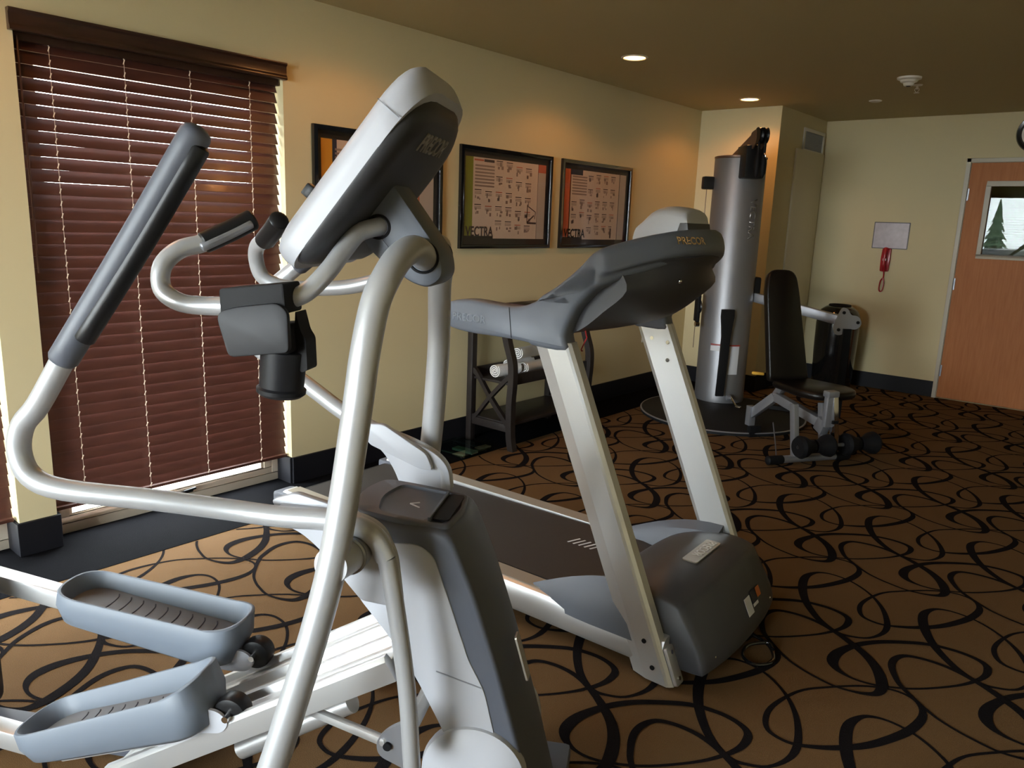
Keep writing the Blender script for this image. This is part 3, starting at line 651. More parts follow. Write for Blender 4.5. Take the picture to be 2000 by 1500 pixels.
# tower
def towersec(f):   # front edge z for given f
    return 0
TW = [(.36, .0), (.30, .231), (.232, .463), (.178, .625), (.128, .745), (.112, .765), (.086, .772), (-.016, .776), (-.085, .790), (-.118, .775), (-.125, .735), (-.085, .60), (-.015, .515), (.047, .425), (.106, .312), (.154, .206), (.215, .0)]
B = MB()
rings = []
for l, k in ((-.123, .010), (-.119, .003), (-.108, 0), (-.06, -.006), (0, -.010), (.06, -.006), (.108, 0), (.119, .003), (.123, .010)):
    pl = inset(rnd(TW, [.02, .03, .03, .03, .02, .01, .02, .03, .02, .02, .02, .03, .03, .03, .03, .03, .01], 3), max(k, 0))
    rings.append([V((x + (-k if k < 0 and x > z * -.39 + .25 else 0), l, z)) for x, z in pl])
B.rings(rings); TOW = B.done('tower_cover', SLATE, EL, smooth=50)
PN = rnd([(.084, .716), (.12, .618), (.167, .48), (.204, .411), (.25, .223), (.30, .004), (.213, .004), (.154, .206), (.106, .312), (.047, .425), (-.015, .515), (-.085, .60), (-.10, .655), (-.09, .715), (-.02, .735), (.05, .738)], [.03, .01, .02, .02, .03, 0, 0, .03, .03, .03, .03, .02, .03, .03, .02, .02], 4)
for s in (-1, 1):
    MB().prism(PN, .120 * s, .1265 * s, rim=.002).done('side_panel', LIGHTP, EL, label='pale grey side panel')
    B = MB(); B.lathe([(.0005, .034), (.05, .032), (.095, .022), (.118, .008), (.122, -.01), (.12, -.02)], (.185, .126 * s, .20), (0, s, 0), 48); B.done('wheel_cover', LIGHTP, EL)
    B = MB(); B.bar((.095, .1272 * s, .445), (.198, .1272 * s, .418), .003, .0006, up=(0, 1, 0)); B.done('panel_seam', GREYM, EL)
# tray on top of the tower
def zt(f): return .787 - .11 * (f + .085) if f < .09 else .768
TO = rnd([(-.10, -.105), (-.128, .0), (-.10, .105), (.0, .112), (.108, .106), (.122, 0), (.108, -.106), (.0, -.112)], [.03, .05, .03, .02, .02, .05, .02, .02], 4)
TI = rnd([(-.050, -.088), (-.072, .0), (-.050, .088), (.09, .092), (.112, .0), (.09, -.092)], [.02, .05, .02, .015, .04, .015], 4)
def match(a, n):    # resample closed polygon to n points by arc length starting nearest +x axis angle
    L = [0]
    for i in range(len(a)): L.append(L[-1] + math.dist(a[i], a[(i + 1) % len(a)]))
    out = []
    for k in range(n):
        d = L[-1] * k / n; i = max(j for j in range(len(a)) if L[j] <= d); t_ = (d - L[i]) / max(L[i + 1] - L[i], 1e-9); p, q = a[i], a[(i + 1) % len(a)]
        out.append((p[0] + (q[0] - p[0]) * t_, p[1] + (q[1] - p[1]) * t_))
    return out
def polar(a, n):
    a = match(a, 400); out = []
    for k in range(n):
        th_ = -math.pi + 2 * math.pi * k / n
        out.append(min(a, key=lambda p: abs((math.atan2(p[1], p[0]) - th_ + math.pi) % (2 * math.pi) - math.pi)))
    return out
n = 72; to, ti = polar(TO, n), polar(TI, n)
B = MB(); B.rings([[(x, y, zt(x) - .02) for x, y in to], [(x, y, zt(x) + .004) for x, y in to], [(x * .97, y * .97, zt(x) + .008) for x, y in to], [(x * 1.03, y * 1.02, zt(x) + .008) for x, y in ti], [(x, y, zt(x) + .003) for x, y in ti], [(x * .97, y * .97, zt(x) + .0015) for x, y in ti]])
B.done('accessory_tray', SLATE, EL, smooth=50)
B = MB(); B.prism(rrect(.066, .104, -.078, .082, .012), .775, .7795, 'xy'); B.done('tray_pocket', BLACKM, EL)
B = MB(); B.bar((.062, -.085, .779), (.062, .085, .779), .006, .012); B.done('tray_divider', SLATEL, EL, bevel=.001)
B = MB(); B.bar((.0, -.02, .7865), (.025, -.032, .784), .003, .002); B.bar((.0, -.02, .7865), (.018, -.005, .785), .003, .002); B.done('tray_mark', PAPERW, EL)
# badge and seam at the front
fd = V((.068, 0, -.231)).normalized(); bc = V((.2635, -.040, .452))
nn = V((.231, 0, .068)).normalized()
B = MB(); pts = rrect(-.055, .055, -.016, .016, .006)
B.rings([[bc + nn * .008 + fd * a_ + V((0, 1, 0)) * b_ for a_, b_ in pts], [bc + nn * .0125 + fd * a_ + V((0, 1, 0)) * b_ for a_, b_ in pts]]); B.done('badge', BADGE, EL)
text('badge_lettering', 'PRECOR', WHITE, EL, bc + nn * .0125, -fd, V((0, 1, 0)), .017, .0015, width=.085)
# ramp
sl = math.atan(.583); rd = V((math.cos(sl), 0, math.sin(sl))); rn = V((-math.sin(sl), 0, math.cos(sl)))
RP = [(-.16, 0), (-.16, .050), (-.152, .060), (-.136, .060), (-.130, .040), (-.060, .040), (-.054, .060), (-.035, .060), (-.028, .036), (.028, .036), (.035, .060), (.054, .060), (.060, .040), (.130, .040), (.136, .060), (.152, .060), (.160, .050), (.160, 0), (.10, -.012), (-.10, -.012)]
p0 = V((.015, 0, .424 + .007 * .583)); p1 = V((-.700, 0, .424 - .708 * .583 + .016))
MB().rings([[p + rn * b_ + V((0, a_, 0)) for a_, b_ in RP] for p in (p0, p1)]).done('roller_ramp', SILVER2, EL, bevel=.003)
MB().cyl((-.45, 0, .068), (-.15, 0, .248), .028).done('ramp_lift_tube', SILVER2, EL)
B = MB(); B.cyl((-.70, -.20, .042), (-.70, .20, .042), .030); B.done('rear_crossbar', SILVER2, EL)
for s in (-1, 1): MB().cyl((-.70, s * .20, .042), (-.70, s * .235, .042), .034).done('end_cap', BLACKM, EL)
B = MB(); B.sphere((-.17, .167, .365), .008); B.done('ramp_bolt', CHROME, EL)
B = MB(); B.box(.18, .38, -.23, .23, .003, .05); B.done('front_base', SLATE, EL, bevel=.015)
# links from lower arms to the pedals
B = MB(); B.bar((-.225, -.10, .285), (.02, -.235, .335), .018, .020); B.done('drive_link', SILVER2, EL, bevel=.006)
MB().prism(rnd([(.0, .30), (.075, .27), (.09, .34), (.075, .40), (.02, .365), (-.005, .335)], .02), -.236, -.224).done('link_plate', GREYM, EL)
B = MB(); B.cyl((.022, -.243, .328), (.022, -.215, .328), .009); B.done('link_bolt', BLACKM, EL)
B = MB(); B.bar((.02, -.05, .25), (.09, -.02, .42), .03, .03); B.done('drive_link', SILVER2, EL, bevel=.006)
# pedals
def pedal(s, c, pitch, length=.54):
    """tray pedal; c = centre of rim"""
    w = .088; hl = length / 2; cp, sp = math.cos(pitch), math.sin(pitch)
    def T(x, y, z): return V((c[0] + x * cp - z * sp, c[1] + y, c[2] + x * sp + z * cp))
    def ring(dx0, dx1, wy, z, zf):
        o = rnd([(-hl + dx0, -wy), (hl - dx1, -wy), (hl - dx1, wy), (-hl + dx0, wy)], [.10, .075, .075, .10], 8)
        return [T(x, y, z + zf * max(0, (x / hl)) ** 2 + (.0 if x > -hl * .6 else 0)) for x, y in o]
    B = MB()
    B.rings([ring(.06, .045, w * .80, -.088, -.02), ring(.02, .015, w * .93, -.078, -.01), ring(.0, .0, w, -.04, .01), ring(.002, .004, w, -.004, .035), ring(.005, .008, w - .003, .0, .035), ring(.010, .013, w - .008, .0, .035), ring(.013, .017, w - .011, -.004, .032), ring(.03, .03, w - .018, -.045, .0)])
    p = B.done('foot_pedal', PEDAL, EL, smooth=50)
    B = MB(); B.rings([ring(.032, .032, w - .0185, -.0445, 0), ring(.034, .034, w - .020, -.0425, 0)]); pd = B.done('foot_mat', PAD, p)
    B = MB()
    for i in range(9):
        x = -hl + .13 + i * (length - .22) / 8.5
        q = [(x - .008, -w + .034), (x, -w + .05), (x + .004, 0), (x, w - .05), (x - .008, w - .034)]
        B.tube([T(a_, b_, -.0425) for a_, b_ in q], .0018, 6, 3)
    B.done('mat_ribs', RIB, pd)
    return T
Tn = pedal(-1, (-.700, -.128, .252), R(19.5))
Tf = pedal(1, (-.760, .128, .368), R(-8.5))
for T, s, w0 in ((Tn, -1, (-.405, .262)), (Tf, 1, (-.478, .252))):
    rear = T(-.23, 0, -.05)
    # pedal arm: square tube from the rear crank to the roller in front
    fr = V((w0[0] - .03, s * .128, w0[1] + .0))
    back = V((-1.37, s * .128, .15 if s < 0 else .40))
    mid = T(-.285, 0, -.060)
    B = MB(); B.bar(mid + (mid - back).normalized() * .03, back, .048, .052); B.done('pedal_arm', SILVER2, EL, bevel=.006)
    B = MB(); B.bar(T(-.2, 0, -.105), T(.16, 0, -.112), .045, .03); B.done('pedal_support', SILVER2, EL, bevel=.005)
    yb_ = s * .128
    B = MB(); q = T(.10, 0, -.085); q2 = T(.10, 0, -.11)
    B.prism(rnd([(q.x, q.z), (w0[0] - .06, w0[1] + .03), (w0[0] - .005, w0[1] + .028), (w0[0] + .02, w0[1] + .0), (w0[0] + .0, w0[1] - .028), (w0[0] - .06, w0[1] - .035), (q2.x, q2.z - .01)], [.005, .02, .02, .02, .02, .02, .005]), yb_ - .035, yb_ - .027)
    B.done('roller_bracket', LIGHTP, EL)
    wc = (w0[0] + .012, yb_, w0[1] + .012)
    B = MB(); B.lathe([(.012, -.022), (.026, -.024), (.038, -.020), (.041, -.011), (.041, .011), (.038, .020), (.026, .024), (.012, .022)], wc, (0, 1, 0), 36); B.done('roller_wheel', BLACK, EL)
    B = MB(); B.cyl((wc[0], yb_ - .04, wc[2]), (wc[0], yb_ - .0, wc[2]), .008); B.done('roller_axle', CHROME, EL)
# rear drive
MB().prism(rrect(-1.60, -1.195, .045, .44, .05), -.06, .06, rim=.012).done('rear_drive_cover', CHAR, EL)
for s in (-1, 1):
    zz = .15 if s < 0 else .40
    B = MB(); B.bar((-1.36, s * .088, .275), (-1.36, s * .088, zz), .022, .045, up=(0, 1, 0)); B.cyl((-1.36, s * .05, .275), (-1.36, s * .10, .275), .025); B.cyl((-1.36, s * .08, zz), (-1.36, s * .14, zz), .018); B.done('crank', SILVER2, EL)
B = MB(); B.box(-1.58, -1.30, -.11, .11, .003, .046); B.done('rear_base', SLATE, EL, bevel=.01)
B = MB(); B.bar((-1.32, 0, .03), (-.68, 0, .03), .06, .045); B.done('base_rail', SLATE, EL, bevel=.006)
# bottle holder on the near fixed bar
q = -.238
MB().prism(rnd([(-.302, 1.275), (-.300, 1.215), (-.168, 1.235), (-.172, 1.292)], .006), -.268, -.196).done('holder_clip', BLACKM, EL, bevel=.004)
MB().rings([[V((x, -.272 + (z - 1.16) * .06, z)) for x, z in P_] if k else [V((x, -.287 + (z - 1.16) * .10, z)) for x, z in P_] for k, P_ in ((0, rnd([(-.305, 1.232), (-.262, 1.244), (-.180, 1.256), (-.160, 1.240), (-.155, 1.165), (-.276, 1.149)], [.03, .01, .03, .01, .012, .012])), (1, rnd([(-.305, 1.232), (-.262, 1.244), (-.180, 1.256), (-.160, 1.240), (-.155, 1.165), (-.276, 1.149)], [.03, .01, .03, .01, .012, .012])))]).done('holder_plate', BLACKS, EL, bevel=.003)
MB().prism(rnd([(-.285, 1.20), (-.165, 1.215), (-.158, 1.160), (-.272, 1.150)], .01), -.272, -.185, rim=.003).done('holder_body', BLACKM, EL)
MB().lathe([(.0005, .0), (.040, .0), (.047, .006), (.0475, .014), (.0425, .018), (.044, .09), (.040, .092)], (-.200, -.232, 1.070), (.10, 0, 1)).done('bottle_cup', BLACKS, EL)
MB().lathe([(.012, -.002), (.03, -.003), (.03, 0), (.012, 0)], (-.200, -.232, 1.070), (.10, 0, 1)).done('cup_base_ring', BLACKG, EL)
MB().prism(rnd([(-.160, 1.24), (-.150, 1.20), (-.140, 1.185), (-.138, 1.125), (-.152, 1.12), (-.165, 1.16)], .006), -.245, -.20).done('holder_latch', BLACKM, EL)

# ------------------------------------------------------------------ treadmill
TM = thing('treadmill', 'silver and slate treadmill with a dark motor hood, beyond the elliptical', 'treadmill', (2.453, 2.38, 0), R(3.5))
for s in (-1, 1):
    def sec(f0, f1, z):     # outline in (x,y) of the upright at height z
        L = f1 - f0
        return [V((f0 + 0, s * .345, z)), V((f0 + 0, s * .372, z)), V((f0 + L * .36, s * .388, z)), V((f0 + L * .86, s * .391, z)), V((f1 - .012, s * .386, z)), V((f1 - .002, s * .376, z)), V((f1, s * .345, z)), V((f1 - .01, s * .332, z)), V((f0 + .02, s * .332, z))]
    o = MB().rings([sec(-.198, -.052, .008), sec(-.645, -.495, 1.045)]).done('upright', SILVER2, TM, smooth=12)
    for f, z in ((-.205 + .015 * 1, .135), (-.155, .055)): MB().cyl((f + .03, s * .386, z), (f + .03, s * .392, z), .008, seg=14).done('upright_screw', BLACKM, o)
    B = MB(); ax = V((-.4435, 0, 1.037)).normalized(); pc = V((-.052, 0, .008)); nf = V((1.037, 0, .4435)).normalized()
    pts = rrect(.0, .125, -.024, .024, .01)
    B.rings([[pc + ax * a_ + nf * k + V((0, s * .352 + b_, 0)) for a_, b_ in pts] for k in (.0, .012)])
    fb = B.done('foot_bracket', SILVER2, TM, bevel=.003)
    for a_ in (.02, .105): MB().cyl(pc + ax * a_ + nf * .012 + V((0, s * .352, 0)), pc + ax * a_ + nf * .016 + V((0, s * .352, 0)), .007, seg=12).done('bolt', CHROME, fb)
    for f, z in ((-.565, .985), (-.495, .975), (-.49, .905)): MB().cyl((f, s * .3325, z), (f, s * .329, z), .008, seg=12).done('upright_bolt', CHROME, o)
    # deck rail
    RL = [(s * .288, .150), (s * .285, .100), (s * .300, .045), (s * .372, .045), (s * .378, .060), (s * .376, .125), (s * .366, .143), (s * .350, .150)]
    B = MB(); B.rings([[V((f, y, z + (f + .1) * -.012)) for y, z in (RL if s > 0 else RL)] for f in (-2.02, -.10)]); B.done('side_rail', SILVER2, TM, bevel=.003)
    B = MB(); B.rings([[V((f, s * y, z + (f + .1) * -.012)) for y, z in ((.283, .1505), (.352, .1512), (.352, .1525), (.283, .152))] for f in (-2.0, -.45)]); B.done('foot_strip', BADGE, TM)
    # wing over the rail
    rr = []
    for i in range(9):
        u = i / 8; f = -.64 + .44 * u; h = .03 + .135 * math.sin(min(1, u * 1.05) * math.pi / 2) ** 1.0; wd = .018 + .05 * math.sin(min(1, u * 1.5) * math.pi / 2)
        rr.append([V((f, s * (.333 + wd * .75), .115)), V((f, s * (.333 + wd * .75), .125 + h * .25)), V((f, s * (.333 + wd * .5), .13 + h * .7)), V((f, s * .333, .125 + h)), V((f, s * (.333 - wd * .8), .12 + h * .9)), V((f, s * (.333 - wd * 1.3), .15)), V((f, s * (.333 - wd * 1.3), .115))])
    MB().rings(rr).done('rail_cap', SLATEL, TM, smooth=50)
MB().box(-2.0, -.3, -.27, .27, .148, .156).done('running_belt', BELT, TM)
B = MB(); B.rings([[V((f, y, z)) for y, z in ((-.29, .05), (.29, .05), (.29, .145), (-.29, .145))] for f in (-1.98, -.2)]); B.done('deck', BLACKM, TM)
MB().tube([(-2.0, -.27, .10), (-2.0, .27, .10)], .055, 20, 1).done('rear_roller', BLACKM, TM)
for s in (-1, 1): MB().box(-2.07, -1.96, s * .385 - (.11 if s > 0 else 0), s * .385 + (.11 if s < 0 else 0), .03, .165).done('rear_end_cap', SLATE, TM, bevel=.015)
B = MB()
for i in range(5):
    f = -.735 + .026 * i; B.bar((f, .055, .1568), (f + .022, .115, .1568), .008, .0008)
B.bar((-.585, .055, .1568), (-.56, .125, .1568), .009, .0008)
B.done('belt_marks', PAPERW, TM)
# motor hood
def hoodsec(l):
    k = abs(l) / .33; e = .03 * k ** 3; fr = -.028 * k ** 2.5
    return [(-.40 + .02 * k, .06), (-.44 + .03 * k, .165), (-.38, .235 - e), (-.30, .272 - e), (-.22, .290 - e), (-.14, .292 - e), (-.07 + fr * .5, .280 - e), (-.035 + fr, .255 - e), (.03 + fr, .115), (.045 + fr, .06), (.03 + fr, .048), (-.10, .045)]
rr = []
for l in (-.331, -.326, -.30, -.25, -.17, -.08, 0, .08, .17, .25, .30, .326, .331):
    sx = hoodsec(l)
    if abs(l) > .33: sx = inset(sx, .006)
    pp = spline([(x, l, z) for x, z in sx], 3, True); rr.append(pp)
MB().rings(rr).done('motor_hood', CHAR, TM, smooth=50)
# badge on the hood
bz = .2945; 
B = MB(); B.prism(rrect(-.190, -.135, -.075, .145, .010), .2925, .297, 'xy'); B.done('badge', BADGE, TM)
text('badge_lettering', 'PRECOR', WHITE, TM, (-.160, .055, .2972), (0, -1, 0), (1, 0, 0), .034, .0012, width=.155)
def front_sticker(name, m, l0, l1, t0, t1, k=.003, **kw):   # on the sloping front face
    a0 = V((-.035, 0, .255)); a1 = V((.03, 0, .115)); d = (a1 - a0); nrm = V((.14, 0, .065)).normalized()
    B = MB(); B.rings([[a0 + d * tt + V((-.004 * (abs(ll) / .33) ** 2, ll, 0)) + nrm * k_ for ll, tt in ((l0, t0), (l1, t0), (l1, t1), (l0, t1))] for k_ in (.0035, .0035 + k * .3)])
    return B.done(name, m, TM, **kw)
front_sticker('rating_label', PAPERW, .02, .07, .62, 1.02, label='white rating label')
front_sticker('warning_label', mat('label_black', (.02, .02, .025), .4), .078, .125, .58, .86)
front_sticker('warning_label', PAPERW, .078, .125, .86, .93)
front_sticker('warning_label', mat('label_orange', (.45, .12, .02), .4), .13, .165, .60, .82)
for l in (-.25, .27): MB().sphere((.036 - .028 * .5, l, .085), .006).done('hood_screw', CHROME, TM)
# console shrouds with handrails
SH = [(-.508, 1.022), (-.514, 1.068), (-.496, 1.117), (-.472, 1.163), (-.42, 1.218), (-.395, 1.243), (-.40, 1.30), (-.445, 1.305), (-.494, 1.267), (-.554, 1.222), (-.621, 1.175), (-.675, 1.150), (-.736, 1.143), (-.814, 1.146), (-.90, 1.150), (-.97, 1.143), (-1.03, 1.12), (-1.045, 1.09), (-1.03, 1.06), (-.983, 1.042), (-.896, 1.034), (-.763, 1.034), (-.66, 1.030), (-.63, 1.022)]
SHs = [(p.x, p.y) for p in spline([(a_, b_, 0) for a_, b_ in SH], 3, True)]
for s in (-1, 1):
    rr = []
    for k, l in ((.014, .328), (.004, .332), (0, .342), (0, .388), (.004, .398), (.014, .404)):
        rr.append([V((x, s * l, z)) for x, z in inset(SHs, k)])
    sh = MB().rings(rr).done('handrail_shroud', SLATEL, TM, smooth=50)
    MB().bar((-.729, s * .4046, 1.140), (-.716, s * .4046, 1.040), .003, .0006, up=(0, 1, 0)).done('seam', BLACKM, sh)
    text('lettering', 'PRECOR', mat('embossed_slate_%d' % s, (.21, .235, .27), .5), sh, (-.90, s * .4045, 1.088), (-s, 0, 0), (0, 0, 1), .028, .0012, width=.15)
# head of the console: upper band, wrapping the front
def bandsec(l):
    k = abs(l) / .40; ft = -.222 - .15 * k ** 2.2; zt_ = 1.414 - .066 * k ** 2.5
    return [(ft - .028, zt_), (ft - .004, zt_ - .010), (ft + .012 - .008 * k, zt_ - .045), (ft + .006, zt_ - .070), (ft - .015, zt_ - .085), (ft - .020 - .04 * (1 - k), zt_ - .112), (-.42 - .03 * k, 1.214 - .01 * k), (-.475, 1.165), (-.60, 1.160), (-.618, 1.180), (-.554, 1.222), (-.496, 1.267), (-.427 - .035 * k * k, 1.323 - .025 * k * k), (min(-.372, ft - .055), 1.356 - .022 * k ** 3)]
rr = []
for l in (-.404, -.400, -.390, -.37, -.34, -.30, -.25, -.18, -.09, 0, .09, .18, .25, .30, .34, .37, .390, .400, .404):
    sx = [(p.x, p.y) for p in spline([(x, z, 0) for x, z in bandsec(l)], 3, True)]
    e = abs(l); sx = inset(sx, .013 if e > .402 else .005 if e > .395 else .001 if e > .385 else 0)
    rr.append([V((x, l, z)) for x, z in sx])
MB().rings(rr).done('console_head', SLATEL, TM, smooth=60)
def undsec(l):
    k = abs(l) / .35; fr = -.230 - .15 * (abs(l) / .4) ** 2.2; b_ = max(0, 1 - k ** 2.5)
    return [(fr - .004, 1.335 - .02 * k), (fr - .022, 1.295), (-.33 + .03 * b_, 1.225 - .02 * b_), (-.41 + .03 * b_, 1.150 - .03 * b_), (-.475, 1.095 - .02 * b_), (-.53, 1.07), (-.56, 1.09), (-.585, 1.155), (-.48, 1.235), (fr - .10, 1.325)]
rr = []
for l in (-.345, -.33, -.30, -.25, -.18, -.09, 0, .09, .18, .25, .30, .33, .345):
    rr.append([V((p.x, l, p.z)) for p in spline([(x, 0, z) for x, z in undsec(l)], 4, True)])
MB().rings(rr).done('console_underside', CHAR, TM, smooth=60, label='dark rounded underside of the console')
for l, f, z in ((-.12, -.225, 1.27), (.22, -.285, 1.275)): MB().sphere((f - .035, l, z - .02), .007).done('console_screw', CHROME, TM)
# hooded top of the display
def capsec(l):
    k = abs(l) / .085; q = .012 * k ** 4
    return [(-.44, 1.345), (-.455, 1.40), (-.425, 1.445 - q), (-.39, 1.478 - q * 1.5), (-.34, 1.487 - q * 1.5), (-.29, 1.480 - q * 1.5), (-.272, 1.466 - q), (-.262, 1.40), (-.27, 1.37)]
rr = []
for l in (-.09, -.085, -.073, -.04, 0, .04, .073, .085, .09):
    sx = inset(capsec(l), .008 if abs(l) > .088 else 0); rr.append([V((p.x, l, p.z)) for p in spline([(x, 0, z) for x, z in sx], 3, True)])
MB().rings(rr).done('display_hood', mat('grey_hood_plastic', (.46, .465, .48), .4), TM, smooth=50, label='pale grey hood over the display')
B = MB(); rr = []
for l in (-.091, -.07, 0, .07, .091): rr.append([V((x, l, z)) for x, z in ((-.30, 1.40), (-.257, 1.40), (-.264, 1.434), (-.29, 1.434))])
B.rings(rr); B.done('hood_band', CHAR, TM, bevel=.003)
nz = V((.062, 0, .028)).normalized()
text('lettering', 'PRECOR', GOLDL, TM, V((-.2135, -.125, 1.379)) + V((0, 0, 0)), V((0, 1, 0)) + V((.05, 0, 0)), V((-.023, 0, .062)), .024, .003, width=.135, label='ochre PRECOR lettering')
for v in bpy.data.objects['lettering'].data.vertices if False else [v for o_ in TM.children if o_.name.startswith('lettering') for v in o_.data.vertices]:
    k = abs(v.co.y) / .40; ft = -.222 - .15 * k ** 2.2; zt_ = 1.414 - .066 * k ** 2.5; u = (zt_ - .010 - v.co.z) / .035
    v.co.x = (ft - .004) + (.016 - .008 * k) * max(0, min(1, u)) + .0045
MB().tube([(-.50, -.30, 1.10), (-.488, -.302, 1.062), (-.487, -.302, 1.055), (-.506, -.30, 1.015), (-.50, -.30, 1.012)], .0022, 6, 2).done('safety_lanyard', REDC, TM)
MB().tube([(-.02, .12, .02), (.03, .10, .012), (.10, .06, .012), (.14, -.02, .008), (.10, -.08, .008), (.05, -.055, .008), (.04, .02, .010), (.09, .07, .016), (.12, .04, .016)], .006, 10, 5).done('power_cord', BLACKG, TM)

# ------------------------------------------------------------------ cable column (multi gym)
CG = thing('cable_column_machine', 'tall silver cylindrical cable weight machine standing in the corner', 'gym machine', (.69, 5.93, 0), R(-45))
rc = .198
MB().lathe([(.0005, .03), (rc, .03), (rc + .003, .06), (rc, .09), (rc, 1.95), (rc - .004, 1.962), (.0005, 1.962)], seg=64).done('column', COLM, CG)
MB().lathe([(rc - .002, 1.955), (rc + .003, 1.960), (rc + .003, 1.972), (rc - .01, 1.976), (.0005, 1.976)], seg=64).done('column_cap', BRONZE, CG)
c_ = Matrix.Rotation(R(45), 3, 'Z') @ V((.92 - .69, 5.50 - 5.93, 0))
MB().lathe([(.0005, .004), (.62, .004), (.62, .026), (.612, .030), (.0005, .031)], (c_.x, c_.y, 0), seg=72).done('base_plate', mat('base_plate_black', (.012, .012, .013), .6, spec=.2), CG)
MB().lathe([(.621, .022), (.624, .026), (.621, .030)], (c_.x, c_.y, 0), seg=72).done('base_trim', GREYM, CG)
# boom to the front with pulleys and cable ends
B = MB(); B.bar((-.12, 0, 1.97), (.34, 0, 2.115), .055, .07); B.done('top_boom', BRONZE, CG, bevel=.006)
B = MB()
for s in (-1, 1): B.prism(rnd([(.26, 2.13), (.37, 2.15), (.38, 2.06), (.31, 2.0), (.26, 2.04)], .03), s * .034 - .004, s * .034 + .004)
B.done('pulley_bracket', BRONZE, CG)
B = MB()
for s in (-.022, .022): B.lathe([(.02, -.014), (.058, -.014), (.05, 0), (.058, .014), (.02, .014)], (.38, s, 2.10), (0, 1, 0), 28)
B.done('pulley', BLACK, CG)
B = MB()
for s in (-.024, .024): B.cyl((.40, s, 2.06), (.40, s, 1.86), .009, seg=10); B.lathe([(.006, 0), (.02, .03), (.022, .10), (.014, .16), (.006, .17)], (.40, s, 1.80), (0, 0, 1), 14)
B.done('cable_end', BLACKM, CG)
B = MB(); B.tube([(.40, .02, 1.98), (.412, .03, 1.95), (.40, .035, 1.92), (.388, .03, 1.95)], .005, 8, 3, closed=True); B.done('snap_hook', CHROME, CG)
B = MB(); B.box(.11, .30, -.075, .075, 1.80, 2.04); B.done('boom_housing', BLACK, CG, bevel=.012)
B = MB(); B.box(-.06, .0, -.285, -.19, 1.72, 1.82); B.done('side_pulley_housing', BLACK, CG, bevel=.015)
MB().cyl((-.03, -.245, .45), (-.03, -.245, 1.74), .003, seg=8).done('side_cable', BRONZE, CG)
MB().lathe([(.02, -.012), (.055, -.012), (.048, 0), (.055, .012), (.02, .012)], (.07, -.262, .80), (0, 1, 0), 28).done('side_pulley', BLACK, CG)
MB().lathe([(.01, -.016), (.022, -.016), (.022, .016), (.01, .016)], (.09, -.270, .66), (0, 1, 0), 20).done('side_hook', CHROME, CG)
B = MB(); B.box(.03, .11, -.285, -.255, .68, .90); B.done('side_bracket', BLACKM, CG, bevel=.01)
# long black handle strap hanging at the front
B = MB(); S_ = [(.232, -.075, .80, .052), (.236, -.075, .74, .054), (.238, -.075, .66, .044), (.238, -.075, .58, .036), (.238, -.078, .36, .034), (.238, -.085, .10, .032)]
B.rings([[V((x - .012, y - w_, z)), V((x + .012, y - w_, z)), V((x + .012, y + w_, z)), V((x - .012, y + w_, z))] for x, y, z, w_ in S_]); B.done('hanging_handle', BLACK, CG, bevel=.004)
MB().lathe([(.0005, -.02), (.022, -.016), (.026, 0), (.022, .016), (.0005, .02)], (.25, -.01, .09), (0, 1, 0), 24).done('low_pulley', GREYM, CG)
B = MB(); B.tube([(.26, 0, .10), (.30, .01, .075), (.33, .02, .05), (.36, .03, .045)], .008, 8, 3); B.tube([(.36, .02, .045), (.39, .04, .05), (.40, .03, .045), (.37, .01, .045)], .006, 8, 3, closed=True); B.done('snap_hook', CHROME, CG)
def arc_label(name, m, a0, a1, z0, z1, r_, **kw):
    B = MB(); n_ = 8; rr = []
    for k in range(n_ + 1):
        a_ = R(a0 + (a1 - a0) * k / n_); ca, sa = math.cos(a_), math.sin(a_)
        rr.append([V((ca * r_, sa * r_, z0)), V((ca * r_, sa * r_, z1)), V((ca * (r_ - .002), sa * (r_ - .002), z1)), V((ca * (r_ - .002), sa * (r_ - .002), z0))])
    B.rings(rr); return B.done(name, m, CG, smooth=60, **kw)
arc_label('instruction_label', PAPERW, -6, 18, .27, .50, rc + .002, label='white instruction label')
arc_label('instruction_label', PAPERW, -50, -24, .455, .495, rc + .002, label='white strip label')
arc_label('label_header', mat('label_red', (.30, .04, .03), .5), -50, 20, .50, .512, rc + .0025)
# raised vertical lettering on the column
o = text('lettering', 'VECTRA', mat('embossed_column', (.32, .315, .31), .35, .7), CG, (0, 0, 0), (1, 0, 0), (0, 1, 0), .06, .004, width=.31, label='raised vertical VECTRA lettering')
for v in o.data.vertices:
    x, y, z = v.co; a_ = R(20) + y / rc; v.co = ((rc + z) * math.cos(a_), (rc + z) * math.sin(a_), 1.50 - x)
# press arm to the right
c2 = lambda x, y, z: (Matrix.Rotation(R(45), 3, 'Z') @ V((x - .69, y - 5.93, 0)) + V((0, 0, z)))
B = MB(); B.bar(c2(.80, 6.02, .90), c2(1.56, 6.02, .775), .055, .075); B.done('press_arm', GREYM, CG, bevel=.01)
B = MB(); B.box(*[v for v in (0.0, .09)], .165, .235, .86, 1.05); B.done('arm_pivot_housing', BLACK, CG, bevel=.02)
pc = c2(1.62, 6.0, .77); ux = (Matrix.Rotation(R(45), 3, 'Z') @ V((.80, .60, 0))).normalized()
pl = rnd([(-.10, -.03), (-.085, -.10), (-.03, -.10), (.01, -.05), (.075, -.055), (.11, -.01), (.075, .05), (.02, .05), (-.005, .10), (-.05, .11), (-.07, .06)], .03)
nn2 = ux.cross(V((0, 0, 1)))
B = MB(); B.rings([[pc + ux * a_ + V((0, 0, b_)) + nn2 * k_ for a_, b_ in pl] for k_ in (0, .012)]); B.done('cam_plate', GREYM, CG)
